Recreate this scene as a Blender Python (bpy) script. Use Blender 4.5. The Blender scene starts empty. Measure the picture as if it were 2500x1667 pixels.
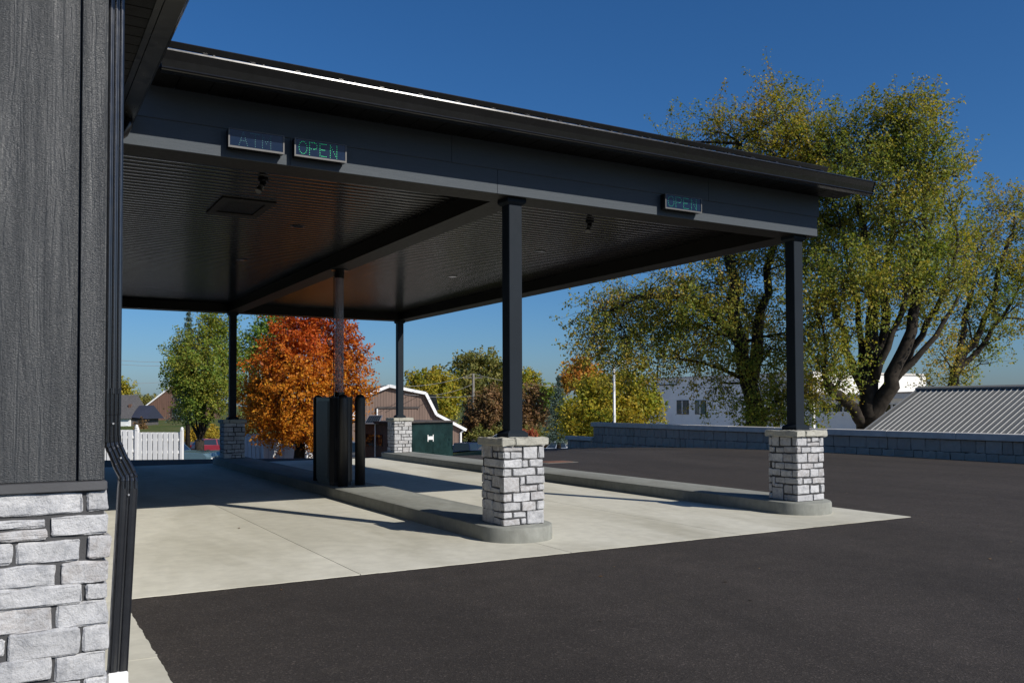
import bpy, math, random
import numpy as np
from mathutils import Vector, Matrix

random.seed(11)
rng = np.random.default_rng(11)
SC = bpy.context.scene
COL = SC.collection
PI = math.pi

# ------------------------------------------------------------------ camera
F_PX, CY_PX, PITCH, ROLL, YAW = 2140.8, 929.5, 0.0263, -0.0031, 0.5237
CAM = np.array([-5.1786, -8.9591, 1.5687])
_fw = np.array([math.sin(YAW), math.cos(YAW), 0.0])
_r = np.array([math.cos(YAW), -math.sin(YAW), 0.0])
_u = np.array([0, 0, 1.0])
FWD = _fw * math.cos(PITCH) + _u * math.sin(PITCH)
_u2 = _u * math.cos(PITCH) - _fw * math.sin(PITCH)
RGT = math.cos(ROLL) * _r + math.sin(ROLL) * _u2
UPV = -math.sin(ROLL) * _r + math.cos(ROLL) * _u2
cd = bpy.data.cameras.new("camera")
cd.sensor_width = 36.0
cd.lens = 36.0 * F_PX / 2500.0
cd.shift_y = (CY_PX - 833.5) / 2500.0
cd.clip_start = 0.1
cd.clip_end = 3000.0
cam = bpy.data.objects.new("camera", cd)
COL.objects.link(cam)
m = Matrix.Identity(4)
for i in range(3):
    m[i][0], m[i][1], m[i][2], m[i][3] = RGT[i], UPV[i], -FWD[i], CAM[i]
cam.matrix_world = m
SC.camera = cam

# ------------------------------------------------------------------ sky and sun
SUN_EL = math.radians(33.4)
_h = np.array([0.39, -0.92]); _h = _h / np.linalg.norm(_h)      # horizontal direction towards the sun
SUN_ROT = math.atan2(_h[0], _h[1])                               # clockwise from +Y
world = bpy.data.worlds.new("World")
SC.world = world
world.use_nodes = True
wn = world.node_tree.nodes
bg = wn["Background"]
sky = wn.new("ShaderNodeTexSky")
sky.sky_type = 'NISHITA'
sky.sun_disc = False
sky.sun_elevation = SUN_EL
sky.sun_rotation = SUN_ROT
sky.altitude = 250
sky.air_density = 1.0
sky.dust_density = 1.0
sky.ozone_density = 10.0
hsv = wn.new("ShaderNodeHueSaturation")          # a polarising filter's deeper blue, even over the whole sky
hsv.inputs['Saturation'].default_value = 1.10
world.node_tree.links.new(sky.outputs[0], hsv.inputs['Color'])
world.node_tree.links.new(hsv.outputs[0], bg.inputs[0])
bg.inputs[1].default_value = 0.093
sd = bpy.data.lights.new("sun", 'SUN')
sd.energy = 5.0
sd.angle = math.radians(0.5)
sd.color = (1.0, 0.945, 0.86)
sun = bpy.data.objects.new("sun", sd)
COL.objects.link(sun)
_sd = Vector((-_h[0] * math.cos(SUN_EL), -_h[1] * math.cos(SUN_EL), -math.sin(SUN_EL)))
sun.rotation_euler = _sd.to_track_quat('-Z', 'Y').to_euler()
sun.location = (20, -30, 30)
SC.view_settings.view_transform = 'Standard'
SC.view_settings.look = 'None'
SC.view_settings.exposure = 0.0
SC.view_settings.gamma = 1.0
SC.cycles.use_denoising = True
SC.cycles.max_bounces = 8
SC.cycles.transparent_max_bounces = 12
SC.cycles.sample_clamp_indirect = 6.0

# ------------------------------------------------------------------ survey helpers (photo points -> metric points)
S_ = 1.0 / 0.9408
def ray(x, y):
    x *= S_; y *= S_
    return (x - 1250.0) / F_PX * RGT - (y - CY_PX) / F_PX * UPV + FWD
def at(x, y, depth):
    return Vector(CAM + ray(x, y) * depth)
def on_y(x, y, Y):
    d = ray(x, y); return Vector(CAM + d * ((Y - CAM[1]) / d[1]))
def on_x(x, y, X):
    d = ray(x, y); return Vector(CAM + d * ((X - CAM[0]) / d[0]))
def on_z(x, y, Z):
    d = ray(x, y); return Vector(CAM + d * ((Z - CAM[2]) / d[2]))
MPP = lambda depth: depth / (F_PX * 0.9408)      # metres per photo unit at a depth

# ------------------------------------------------------------------ mesh helpers
class MB:
    def __init__(s): s.v = []; s.f = []
    def add(s, vs, fs):
        o = len(s.v)
        s.v += [tuple(map(float, p)) for p in vs]
        s.f += [tuple(i + o for i in f) for f in fs]
        return s
    def box(s, x0, x1, y0, y1, z0, z1, c=0.0):
        if c <= 0:
            return s.add([(x0,y0,z0),(x1,y0,z0),(x1,y1,z0),(x0,y1,z0),(x0,y0,z1),(x1,y0,z1),(x1,y1,z1),(x0,y1,z1)],
                         [(0,3,2,1),(4,5,6,7),(0,1,5,4),(1,2,6,5),(2,3,7,6),(3,0,4,7)])
        vs = []; idx = {}
        X = (x0, x1); Y = (y0, y1); Z = (z0, z1); sg = (1, -1)
        for i in (0, 1):
            for j in (0, 1):
                for k in (0, 1):
                    idx[i,j,k,0] = len(vs); vs.append((X[i], Y[j] + sg[j]*c, Z[k] + sg[k]*c))
                    idx[i,j,k,1] = len(vs); vs.append((X[i] + sg[i]*c, Y[j], Z[k] + sg[k]*c))
                    idx[i,j,k,2] = len(vs); vs.append((X[i] + sg[i]*c, Y[j] + sg[j]*c, Z[k]))
        fs = []
        def q(*a): fs.append(tuple(idx[t] for t in a))
        for i in (0, 1):
            o = [(i,0,0,0),(i,1,0,0),(i,1,1,0),(i,0,1,0)]; q(*(o if i else o[::-1]))
            o = [(0,i,0,1),(1,i,0,1),(1,i,1,1),(0,i,1,1)]; q(*(o[::-1] if i else o))
            o = [(0,0,i,2),(1,0,i,2),(1,1,i,2),(0,1,i,2)]; q(*(o if i else o[::-1]))
        for a in (0, 1):
            for b in (0, 1):
                q((a,b,0,0),(a,b,0,1),(a,b,1,1),(a,b,1,0)) if (a + b) % 2 else q((a,b,1,0),(a,b,1,1),(a,b,0,1),(a,b,0,0))
                q((a,0,b,0),(a,1,b,0),(a,1,b,2),(a,0,b,2)) if (a + b) % 2 else q((a,0,b,2),(a,1,b,2),(a,1,b,0),(a,0,b,0))
                q((0,a,b,1),(1,a,b,1),(1,a,b,2),(0,a,b,2)) if (a + b) % 2 == 0 else q((0,a,b,2),(1,a,b,2),(1,a,b,1),(0,a,b,1))
                for k in (0, 1):
                    t = ((a,b,k,0),(a,b,k,1),(a,b,k,2)); q(*(t if (a + b + k) % 2 == 1 else t[::-1]))
        return s.add(vs, fs)
    def prism(s, poly, axis, a0, a1):
        """poly: 2-D outline (counter-clockwise) extruded along axis 'x','y' or 'z'."""
        n = len(poly)
        def P(p, a):
            return (a, p[0], p[1]) if axis == 'x' else ((p[0], a, p[1]) if axis == 'y' else (p[0], p[1], a))
        vs = [P(p, a0) for p in poly] + [P(p, a1) for p in poly]
        fs = [tuple(range(n))[::-1], tuple(range(n, 2*n))]
        for i in range(n):
            j = (i + 1) % n
            fs.append((i, j, n + j, n + i))
        if axis == 'y': fs = [f[::-1] for f in fs]
        return s.add(vs, fs)
    def tube(s, path, radii, n=8, cap=True):
        path = [Vector(p) for p in path]
        if not hasattr(radii, '__len__'): radii = [radii] * len(path)
        vs = []; fs = []
        prev = None
        for i, p in enumerate(path):
            t = (path[min(i+1, len(path)-1)] - path[max(i-1, 0)])
            if t.length < 1e-9: t = Vector((0,0,1))
            t.normalize()
            if prev is None:
                a = Vector((1,0,0)) if abs(t.x) < .8 else Vector((0,1,0))
                e = t.cross(a).normalized()
            else:
                e = (prev - t * prev.dot(t))
                e = e.normalized() if e.length > 1e-6 else t.orthogonal().normalized()
            prev = e
            g = t.cross(e)
            for k in range(n):
                an = 2*PI*k/n
                vs.append(p + (e*math.cos(an) + g*math.sin(an)) * radii[i])
        for i in range(len(path)-1):
            for k in range(n):
                k2 = (k+1) % n
                fs.append((i*n+k, i*n+k2, (i+1)*n+k2, (i+1)*n+k))
        if cap:
            fs.append(tuple(range(n))[::-1]); o = (len(path)-1)*n
            fs.append(tuple(o+k for k in range(n)))
        return s.add(vs, fs)
    def lathe(s, prof, cx, cy, n=20):
        """prof: (radius, z) from bottom to top."""
        vs = []; fs = []
        for r, z in prof:
            for k in range(n):
                a = 2*PI*k/n; vs.append((cx + r*math.cos(a), cy + r*math.sin(a), z))
        for i in range(len(prof)-1):
            for k in range(n):
                k2 = (k+1) % n
                fs.append((i*n+k, i*n+k2, (i+1)*n+k2, (i+1)*n+k))
        fs.append(tuple(range(n))[::-1]); o = (len(prof)-1)*n
        fs.append(tuple(o+k for k in range(n)))
        return s.add(vs, fs)
    def quad(s, a, b, c, d): return s.add([a, b, c, d], [(0,1,2,3)])
    def build(s, name, mat, parent=None, origin=None, smooth=False, **kw):
        o = Vector(origin) if origin is not None else Vector((0,0,0))
        me = bpy.data.meshes.new(name)
        me.from_pydata([(p[0]-o.x, p[1]-o.y, p[2]-o.z) for p in s.v], [], s.f)
        if smooth:
            me.polygons.foreach_set('use_smooth', [True]*len(me.polygons))
        me.materials.append(mat)
        me.update()
        ob = bpy.data.objects.new(name, me)
        return link(ob, parent, o, **kw)

WL = {}
def link(ob, parent, o=Vector((0,0,0)), **kw):
    COL.objects.link(ob)
    if parent is not None:
        ob.parent = parent
        ob.location = Vector(o) - WL[parent.name]
    else:
        ob.location = o
    WL[ob.name] = Vector(o) if parent is None or not parent.get('_loc') else Vector((0,0,0))
    if kw: tag(ob, **kw)
    return ob
def tag(ob, label=None, cat=None, group=None, kind=None):
    if label: ob['label'] = label
    if cat: ob['category'] = cat
    if group: ob['group'] = group
    if kind: ob['kind'] = kind
    return ob
def thing(name, label, cat, loc=(0,0,0), group=None):
    """An Empty at the thing's base; its parts are given in world coordinates."""
    o = bpy.data.objects.new(name, None)
    o.empty_display_size = 0.2
    COL.objects.link(o)
    o.location = loc
    WL[o.name] = Vector(loc)
    return tag(o, label, cat, group)
def turned(name, label, cat, loc, rz, group=None):
    """An Empty whose parts are given in its own local, turned frame."""
    o = bpy.data.objects.new(name, None)
    COL.objects.link(o)
    o.location = loc; o.rotation_euler = (0, 0, rz)
    WL[o.name] = Vector((0,0,0))
    return tag(o, label, cat, group)

def rough_stone(x0, x1, y0, y1, z0, z1, n, ch, amp, seed):
    """A split-face block: welded box shell with knocked-off edges and uneven faces."""
    r = np.random.default_rng(seed)
    nx, ny, nz = n
    def ts(a, b, k):
        c = min(ch * 1.3, (b - a) * .3)
        return [a] + list(np.linspace(a + c, b - c, max(k - 1, 1) + 1)) + [b] if k > 1 else [a, b]
    X, Y, Z = ts(x0, x1, nx), ts(y0, y1, ny), ts(z0, z1, nz)
    ph = r.uniform(0, 6.28, (3, 6)); fr = r.uniform(8, 30, (3, 6, 3)) * r.choice([-1, 1], (3, 6, 3))
    idx = {}; vs = []
    NX, NY, NZ = len(X)-1, len(Y)-1, len(Z)-1
    cen = np.array([(x0+x1)/2, (y0+y1)/2, (z0+z1)/2])
    def vert(i, j, k):
        if (i, j, k) in idx: return idx[i, j, k]
        p = np.array([X[i], Y[j], Z[k]], float)
        nrm = np.array([(-1 if i == 0 else (1 if i == NX else 0)), (-1 if j == 0 else (1 if j == NY else 0)), (-1 if k == 0 else (1 if k == NZ else 0))], float)
        cnt = int(np.abs(nrm).sum())
        if cnt == 2: p = p - nrm * ch * r.uniform(.3, .75)
        elif cnt == 3: p = p - nrm * ch * r.uniform(.5, 1.0)
        d = np.array([np.sin(fr[a] @ p + ph[a]).sum() for a in range(3)]) / 2.2
        if cnt == 1: p = p + nrm * amp * (float(d @ np.abs(nrm)) + r.uniform(-.35, .35))
        else: p = p + d * amp * .55
        idx[i, j, k] = len(vs); vs.append(tuple(p)); return idx[i, j, k]
    fs = []
    for k in (0, NZ):
        for i in range(NX):
            for j in range(NY):
                q = (vert(i,j,k), vert(i+1,j,k), vert(i+1,j+1,k), vert(i,j+1,k)); fs.append(q if k else q[::-1])
    for j in (0, NY):
        for i in range(NX):
            for k in range(NZ):
                q = (vert(i,j,k), vert(i+1,j,k), vert(i+1,j,k+1), vert(i,j,k+1)); fs.append(q[::-1] if j else q)
    for i in (0, NX):
        for j in range(NY):
            for k in range(NZ):
                q = (vert(i,j,k), vert(i,j+1,k), vert(i,j+1,k+1), vert(i,j,k+1)); fs.append(q if i else q[::-1])
    b = MB(); b.add(vs, fs)
    return b, cen

# ------------------------------------------------------------------ materials
def nodes_of(name):
    mt = bpy.data.materials.new(name); mt.use_nodes = True
    nt = mt.node_tree
    return mt, nt, nt.nodes['Principled BSDF']
def N(nt, typ, **inp):
    n = nt.nodes.new(typ)
    for k, v in inp.items():
        key = k.replace('_', ' ')
        if key in n.inputs: n.inputs[key].default_value = v
        else: setattr(n, k, v)
    return n
def pos(nt, scale=(1,1,1)):
    g = N(nt, 'ShaderNodeNewGeometry')
    mp = N(nt, 'ShaderNodeMapping')
    mp.inputs['Scale'].default_value = scale
    nt.links.new(g.outputs['Position'], mp.inputs['Vector'])
    return mp.outputs[0]
def noise(nt, vec, scale, detail=3, rough=.55, dist=0.0):
    n = N(nt, 'ShaderNodeTexNoise', Scale=scale, Detail=detail, Roughness=rough, Distortion=dist)
    if vec is not None: nt.links.new(vec, n.inputs['Vector'])
    return n.outputs['Fac']
def ramp(nt, fac, stops, interp='LINEAR'):
    r = N(nt, 'ShaderNodeValToRGB')
    r.color_ramp.interpolation = interp
    e = r.color_ramp.elements
    while len(e) < len(stops): e.new(0.5)
    for i, (p, c) in enumerate(stops):
        e[i].position = p
        e[i].color = (c, c, c, 1) if not hasattr(c, '__len__') else (*c, 1)
    nt.links.new(fac, r.inputs[0])
    return r.outputs[0]
def mixc(nt, a, b, fac, mode='MIX'):
    n = N(nt, 'ShaderNodeMix'); n.data_type = 'RGBA'; n.blend_type = mode
    for sock, v in (('A', a), ('B', b)):
        i = [x for x in n.inputs if x.name == sock and x.type == 'RGBA'][0]
        if hasattr(v, 'is_linked') or hasattr(v, 'node'): nt.links.new(v, i)
        else: i.default_value = (*v, 1) if len(v) == 3 else v
    fi = n.inputs[0]
    if hasattr(fac, 'node'): nt.links.new(fac, fi)
    else: fi.default_value = fac
    return [x for x in n.outputs if x.type == 'RGBA'][0]
def mth(nt, op, a, b=None):
    n = N(nt, 'ShaderNodeMath'); n.operation = op
    for i, v in enumerate((a, b)):
        if v is None: continue
        if hasattr(v, 'node'): nt.links.new(v, n.inputs[i])
        else: n.inputs[i].default_value = v
    return n.outputs[0]
def bump(nt, bs, height, strength=.5, dist=.01, prev=None):
    b = N(nt, 'ShaderNodeBump', Strength=strength, Distance=dist)
    nt.links.new(height, b.inputs['Height'])
    if prev is not None: nt.links.new(prev, b.inputs['Normal'])
    nt.links.new(b.outputs[0], bs.inputs['Normal'])
    return b.outputs[0]

def plain(name, col, rough=.6, metal=0.0, var=.12, vscale=3.0, bmp=0.0, bscale=80, spec=.5):
    mt, nt, bs = nodes_of(name)
    p = pos(nt)
    k = ramp(nt, noise(nt, p, vscale, 4), [(.3, 1-var), (.7, 1+var)])
    c = mixc(nt, col, k, 1.0, 'MULTIPLY')
    nt.links.new(c, bs.inputs['Base Color'])
    rr = mth(nt, 'MULTIPLY_ADD', noise(nt, p, vscale*6, 3), .16); 
    rr.node.inputs[2].default_value = rough - .08
    nt.links.new(rr, bs.inputs['Roughness'])
    bs.inputs['Metallic'].default_value = metal
    bs.inputs['Specular IOR Level'].default_value = spec
    if bmp: bump(nt, bs, noise(nt, p, bscale, 4), bmp, .004)
    return mt

def wood_paint(name, col, grain, rough=.42, strength=1.0, dist=.004, lift=1.0):
    """Painted, embossed wood-grain board; grain is the axis it runs along."""
    mt, nt, bs = nodes_of(name)
    st = {'x': (1.2, 16, 16), 'z': (11, 11, .9), 'y': (16, 1.2, 16)}[grain]
    fi = {'x': (9, 70, 70), 'z': (70, 70, 9), 'y': (70, 9, 70)}[grain]
    saw = {'x': (60, 40, 16), 'z': (24, 24, 72), 'y': (40, 60, 16)}[grain]
    a = noise(nt, pos(nt, st), 1.0, 3, .5, 1.6)
    rings = mth(nt, 'PINGPONG', mth(nt, 'MULTIPLY', a, 9.0), 1.0)
    b = noise(nt, pos(nt, fi), 1.0, 4, .6, .3)
    c = noise(nt, pos(nt, saw), 3.0, 3, .6, .2)
    patch = ramp(nt, noise(nt, pos(nt, (13, 13, .8) if grain == 'z' else (1.2, 9, 9)), 1.0, 2), [(.35, .45), (.6, 1.0)])
    h = mth(nt, 'ADD', mth(nt, 'MULTIPLY', rings, .34), mth(nt, 'ADD', mth(nt, 'MULTIPLY', b, .34), mth(nt, 'MULTIPLY', mth(nt, 'MULTIPLY', c, patch), 1.5)))
    bump(nt, bs, h, strength, dist)
    k = ramp(nt, b, [(.3, .95), (.7, 1.04)])
    nt.links.new(mixc(nt, col, k, 1.0, 'MULTIPLY'), bs.inputs['Base Color'])
    nt.links.new(ramp(nt, c, [(.3, rough-.08), (.7, rough+.12)]), bs.inputs['Roughness'])
    bs.inputs['Specular IOR Level'].default_value = .5 * lift
    return mt

def stone_mat(name, base, dark, warm, bscale=1.0):
    mt, nt, bs = nodes_of(name)
    oi = N(nt, 'ShaderNodeObjectInfo')
    p = pos(nt)
    sh = N(nt, 'ShaderNodeVectorMath'); sh.operation = 'ADD'
    nt.links.new(p, sh.inputs[0])
    off = N(nt, 'ShaderNodeCombineXYZ')
    for i, k in enumerate((37., 91., 53.)):
        nt.links.new(mth(nt, 'MULTIPLY', oi.outputs['Random'], k), off.inputs[i])
    nt.links.new(off.outputs[0], sh.inputs[1])
    v = sh.outputs[0]
    big = noise(nt, v, 7.0*bscale, 4, .6, .4)
    mid = noise(nt, v, 26.0*bscale, 5, .65, .2)
    fine = noise(nt, v, 140.0*bscale, 4, .7)
    tone = ramp(nt, oi.outputs['Random'], [(0, .78), (.25, .98), (.5, .88), (.75, 1.06), (1, .82)])
    c0 = mixc(nt, base, tone, 1.0, 'MULTIPLY')
    c1 = mixc(nt, c0, dark, ramp(nt, mth(nt, 'ADD', mth(nt, 'MULTIPLY', big, .55), mth(nt, 'MULTIPLY', mid, .45)), [(.46, 0.0), (.68, .8)]))
    wsel = mth(nt, 'GREATER_THAN', mth(nt, 'FRACT', mth(nt, 'MULTIPLY', oi.outputs['Random'], 7.31)), .72)
    wf = mth(nt, 'MULTIPLY', wsel, ramp(nt, mid, [(.35, 0.0), (.65, .6)]))
    c2 = mixc(nt, c1, warm, wf)
    c3 = mixc(nt, c2, ramp(nt, fine, [(.3, .84), (.7, 1.1)]), 1.0, 'MULTIPLY')
    nt.links.new(c3, bs.inputs['Base Color'])
    bs.inputs['Roughness'].default_value = .85
    bs.inputs['Specular IOR Level'].default_value = .3
    h = mth(nt, 'ADD', mth(nt, 'MULTIPLY', mid, 1.0), mth(nt, 'MULTIPLY', fine, .35))
    bump(nt, bs, h, .9, .012 / bscale)
    return mt

def leaf_mat(name, pal_a, pal_b, trans=.35, nscale=.35, spec=.18, gain=2.6):
    pal_a = [tuple(min(.6, q*gain) for q in c) for c in pal_a]; pal_b = [tuple(min(.6, q*gain) for q in c) for c in pal_b]
    trans = min(.5, trans + .12)
    mt = bpy.data.materials.new(name); mt.use_nodes = True
    nt = mt.node_tree
    for n in list(nt.nodes):
        if n.type == 'BSDF_PRINCIPLED': nt.nodes.remove(n)
    out = [n for n in nt.nodes if n.type == 'OUTPUT_MATERIAL'][0]
    g = N(nt, 'ShaderNodeNewGeometry')
    ri = g.outputs['Random Per Island']
    def pal(cols):
        k = len(cols)
        return ramp(nt, ri, [(i/(k-1) if k > 1 else 0, c) for i, c in enumerate(cols)])
    mx = ramp(nt, noise(nt, pos(nt), nscale, 3, .6), [(.38, 0.0), (.62, 1.0)])
    c = mixc(nt, pal(pal_a), pal(pal_b), mx)
    d = N(nt, 'ShaderNodeBsdfPrincipled', Roughness=.5)
    d.inputs['Specular IOR Level'].default_value = spec
    t = N(nt, 'ShaderNodeBsdfTranslucent')
    nt.links.new(c, d.inputs['Base Color'])
    nt.links.new(mixc(nt, c, (1.25, 1.2, .55), 1.0, 'MULTIPLY'), t.inputs['Color'])
    ms = N(nt, 'ShaderNodeMixShader'); ms.inputs[0].default_value = trans
    nt.links.new(d.outputs[0], ms.inputs[1]); nt.links.new(t.outputs[0], ms.inputs[2])
    nt.links.new(ms.outputs[0], out.inputs[0])
    return mt

MAT = {}
MAT['siding'] = wood_paint('charcoal_siding', (.031, .034, .037), 'z', .36, 1.0, .0042)
MAT['fascia'] = wood_paint('charcoal_fascia_board', (.068, .079, .090), 'x', .55, .55, .0020, .25)
MAT['ledge'] = plain('charcoal_ledge', (.07, .07, .073), .5, var=.1, bmp=.2)
MAT['black_metal'] = plain('black_metal', (.008, .008, .0085), .24, var=.1, spec=.5)
MAT['pipe'] = plain('dark_pipe_enamel', (.011, .0125, .016), .22, var=.06, spec=1.0)
MAT['gutter'] = plain('gutter_metal', (.006, .006, .006), .24, var=.15, spec=.5)
MAT['column'] = plain('column_paint', (.013, .018, .024), .6, var=.08, bmp=.05, bscale=400, spec=.12)
MAT['beam'] = plain('beam_wrap', (.015, .0137, .012), .50, var=.08, spec=.15)
MAT['ceiling'] = plain('ceiling_board', (.009, .0084, .0078), .17, var=.10, vscale=1.2, spec=.28)
MAT['soffit'] = plain('soffit_panel', (.005, .005, .005), .5, spec=.15, var=.2, bmp=.6, bscale=240)
MAT['roof'] = plain('dark_roof_metal', (.010, .010, .011), .30, var=.06)
MAT['stone'] = stone_mat('pale_cut_stone', (.52, .52, .525), (.20, .205, .215), (.34, .31, .29))
MAT['stone_near'] = stone_mat('pale_wall_stone', (.53, .53, .535), (.22, .23, .25), (.40, .365, .34), .8)
MAT['cap'] = stone_mat('buff_cap_stone', (.44, .43, .37), (.27, .265, .23), (.40, .38, .32))
MAT['mortar'] = plain('dark_mortar', (.065, .065, .067), .9, var=.2, bmp=.8, bscale=120, spec=.2)
MAT['block'] = stone_mat('grey_wall_block', (.43, .385, .325), (.32, .29, .25), (.42, .38, .33))
MAT['coping'] = plain('grey_coping', (.56, .53, .48), .85, var=.12, bmp=.4, bscale=40)
MAT['pvc'] = plain('white_pvc', (.8, .8, .8), .35, var=.03)
MAT['white'] = plain('white_paint', (.78, .78, .77), .55, var=.05)
MAT['steel'] = plain('galvanised', (.45, .45, .45), .4, .8)
MAT['glass'] = plain('dark_glass', (.012, .016, .02), .06, var=.05, spec=.8)
MAT['tyre'] = plain('tyre_rubber', (.015, .015, .015), .8)
MAT['rim'] = plain('wheel_rim', (.45, .45, .46), .3, .9)
MAT['bark'] = plain('grey_brown_bark', (.034, .028, .022), .95, var=.45, vscale=6, bmp=1.0, bscale=18, spec=.15)
MAT['bark_pale'] = plain('pale_bark', (.13, .115, .10), .95, var=.4, vscale=6, bmp=.8, bscale=18, spec=.15)

def concrete(name, base, stain, scale=1.0, kerb=False):
    mt, nt, bs = nodes_of(name)
    oi = N(nt, 'ShaderNodeObjectInfo')
    p = pos(nt)
    broom = noise(nt, pos(nt, (2.0, 60.0, 2.0)), 2.0, 3, .6)
    big = noise(nt, pos(nt, (1.0, .34, 1.0)), .75*scale, 4, .62, .5)
    mid = noise(nt, p, 5.0*scale, 5, .65)
    fine = noise(nt, p, 130.0, 3, .7)
    c = mixc(nt, base, stain, ramp(nt, big, [(.42, 0.0), (.72, .85)]))
    c = mixc(nt, c, ramp(nt, mid, [(.3, .90), (.7, 1.07)]), 1.0, 'MULTIPLY')
    c = mixc(nt, c, ramp(nt, broom, [(.3, .965), (.7, 1.03)]), 1.0, 'MULTIPLY')
    c = mixc(nt, c, ramp(nt, oi.outputs['Random'], [(0, .96), (1, 1.03)]), 1.0, 'MULTIPLY')
    c = mixc(nt, c, ramp(nt, fine, [(.22, .72), (.36, 1.0)]), .5, 'MULTIPLY')
    if kerb:      # form marks and damp streaks run down the kerb face
        st = noise(nt, pos(nt, (9, 9, 3)), 1.0, 5, .7)
        c = mixc(nt, c, ramp(nt, st, [(.3, .86), (.65, 1.04)]), 1.0, 'MULTIPLY')
    nt.links.new(c, bs.inputs['Base Color'])
    bs.inputs['Roughness'].default_value = .82
    bs.inputs['Specular IOR Level'].default_value = .3
    bump(nt, bs, mth(nt, 'ADD', mth(nt, 'MULTIPLY', broom, .5), mth(nt, 'MULTIPLY', fine, .5)), .25, .004)
    return mt
MAT['slab'] = concrete('broomed_concrete', (.60, .58, .49), (.40, .38, .30))
MAT['kerb'] = concrete('kerb_concrete', (.26, .265, .235), (.17, .17, .145), 2.0, True)

def asphalt(name, base):
    mt, nt, bs = nodes_of(name)
    p = pos(nt)
    v = N(nt, 'ShaderNodeTexVoronoi', Scale=95.0); nt.links.new(p, v.inputs['Vector'])
    fine = noise(nt, p, 220.0, 3, .7)
    big = noise(nt, pos(nt, (.5, .16, 1)), 1.0, 5, .6, .6)
    mid = noise(nt, p, 3.5, 5, .65)
    sep = N(nt, 'ShaderNodeSeparateColor'); nt.links.new(v.outputs['Color'], sep.inputs[0])
    agg = ramp(nt, sep.outputs[0], [(0, .45), (.8, 1.15), (.93, 1.6), (1.0, 3.2)])
    c = mixc(nt, base, agg, .55, 'MULTIPLY')
    c = mixc(nt, c, ramp(nt, big, [(.3, .78), (.7, 1.25)]), 1.0, 'MULTIPLY')
    c = mixc(nt, c, ramp(nt, mid, [(.3, .87), (.7, 1.14)]), 1.0, 'MULTIPLY')
    scuff = mth(nt, 'MULTIPLY', ramp(nt, noise(nt, pos(nt, (.55, 1.5, 1)), 1.1, 6, .7, 1.2), [(.56, 0.0), (.74, .55)]), ramp(nt, noise(nt, p, 38.0, 3, .7), [(.45, 0.0), (.62, 1.0)]))
    c = mixc(nt, c, (.078, .066, .050), scuff)       # dusty scuffs left by tyres
    nt.links.new(c, bs.inputs['Base Color'])
    bs.inputs['Roughness'].default_value = .88
    bs.inputs['Specular IOR Level'].default_value = .25
    bump(nt, bs, mth(nt, 'ADD', v.outputs['Distance'], fine), .5, .006)
    return mt
MAT['asphalt'] = asphalt('fresh_asphalt', (.041, .0345, .030))
MAT['asphalt_far'] = plain('old_asphalt', (.065, .062, .058), .9, var=.2, vscale=.6)

def grass_mat():
    mt, nt, bs = nodes_of('grass_ground')
    p = pos(nt)
    a = noise(nt, p, .25, 5, .6); b = noise(nt, p, 9.0, 4, .7)
    c = ramp(nt, a, [(.3, (.055, .085, .022)), (.55, (.10, .11, .035)), (.75, (.14, .12, .06))])
    c = mixc(nt, c, ramp(nt, b, [(.3, .6), (.7, 1.3)]), 1.0, 'MULTIPLY')
    nt.links.new(c, bs.inputs['Base Color']); bs.inputs['Roughness'].default_value = .95
    bs.inputs['Specular IOR Level'].default_value = .1
    bump(nt, bs, b, .8, .05)
    return mt
MAT['grass'] = grass_mat()

def tube_mat():
    mt = bpy.data.materials.new('clear_tube_plastic'); mt.use_nodes = True
    nt = mt.node_tree; bs = nt.nodes['Principled BSDF']
    out = [n for n in nt.nodes if n.type == 'OUTPUT_MATERIAL'][0]
    p = pos(nt, (30, 30, 1.2))
    bs.inputs['Base Color'].default_value = (.42, .43, .48, 1)
    bs.inputs['Roughness'].default_value = .10
    t = N(nt, 'ShaderNodeBsdfTransparent'); t.inputs[0].default_value = (.82, .80, .84, 1)
    ms = N(nt, 'ShaderNodeMixShader')
    nt.links.new(ramp(nt, noise(nt, p, 1.0, 4), [(.35, .12), (.65, .34)]), ms.inputs[0])
    nt.links.new(t.outputs[0], ms.inputs[1]); nt.links.new(bs.outputs[0], ms.inputs[2])
    nt.links.new(ms.outputs[0], out.inputs[0])
    return mt
MAT['tube'] = tube_mat()
def emit(name, col, k):
    mt, nt, bs = nodes_of(name)
    bs.inputs['Base Color'].default_value = (*col, 1)
    bs.inputs['Emission Color'].default_value = (*col, 1)
    bs.inputs['Emission Strength'].default_value = k
    return mt
MAT['led'] = emit('green_led', (.01, .60, .20), .62)
MAT['led_dim'] = emit('dim_green_led', (.01, .16, .16), .05)
MAT['led_mid'] = emit('soft_green_led', (.01, .45, .22), .30)
MAT['sign_glass'] = plain('sign_window', (.006, .014, .034), .12, var=.05, spec=.3)
MAT['sign_case'] = plain('sign_case', (.07, .068, .066), .5, var=.06)

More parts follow.
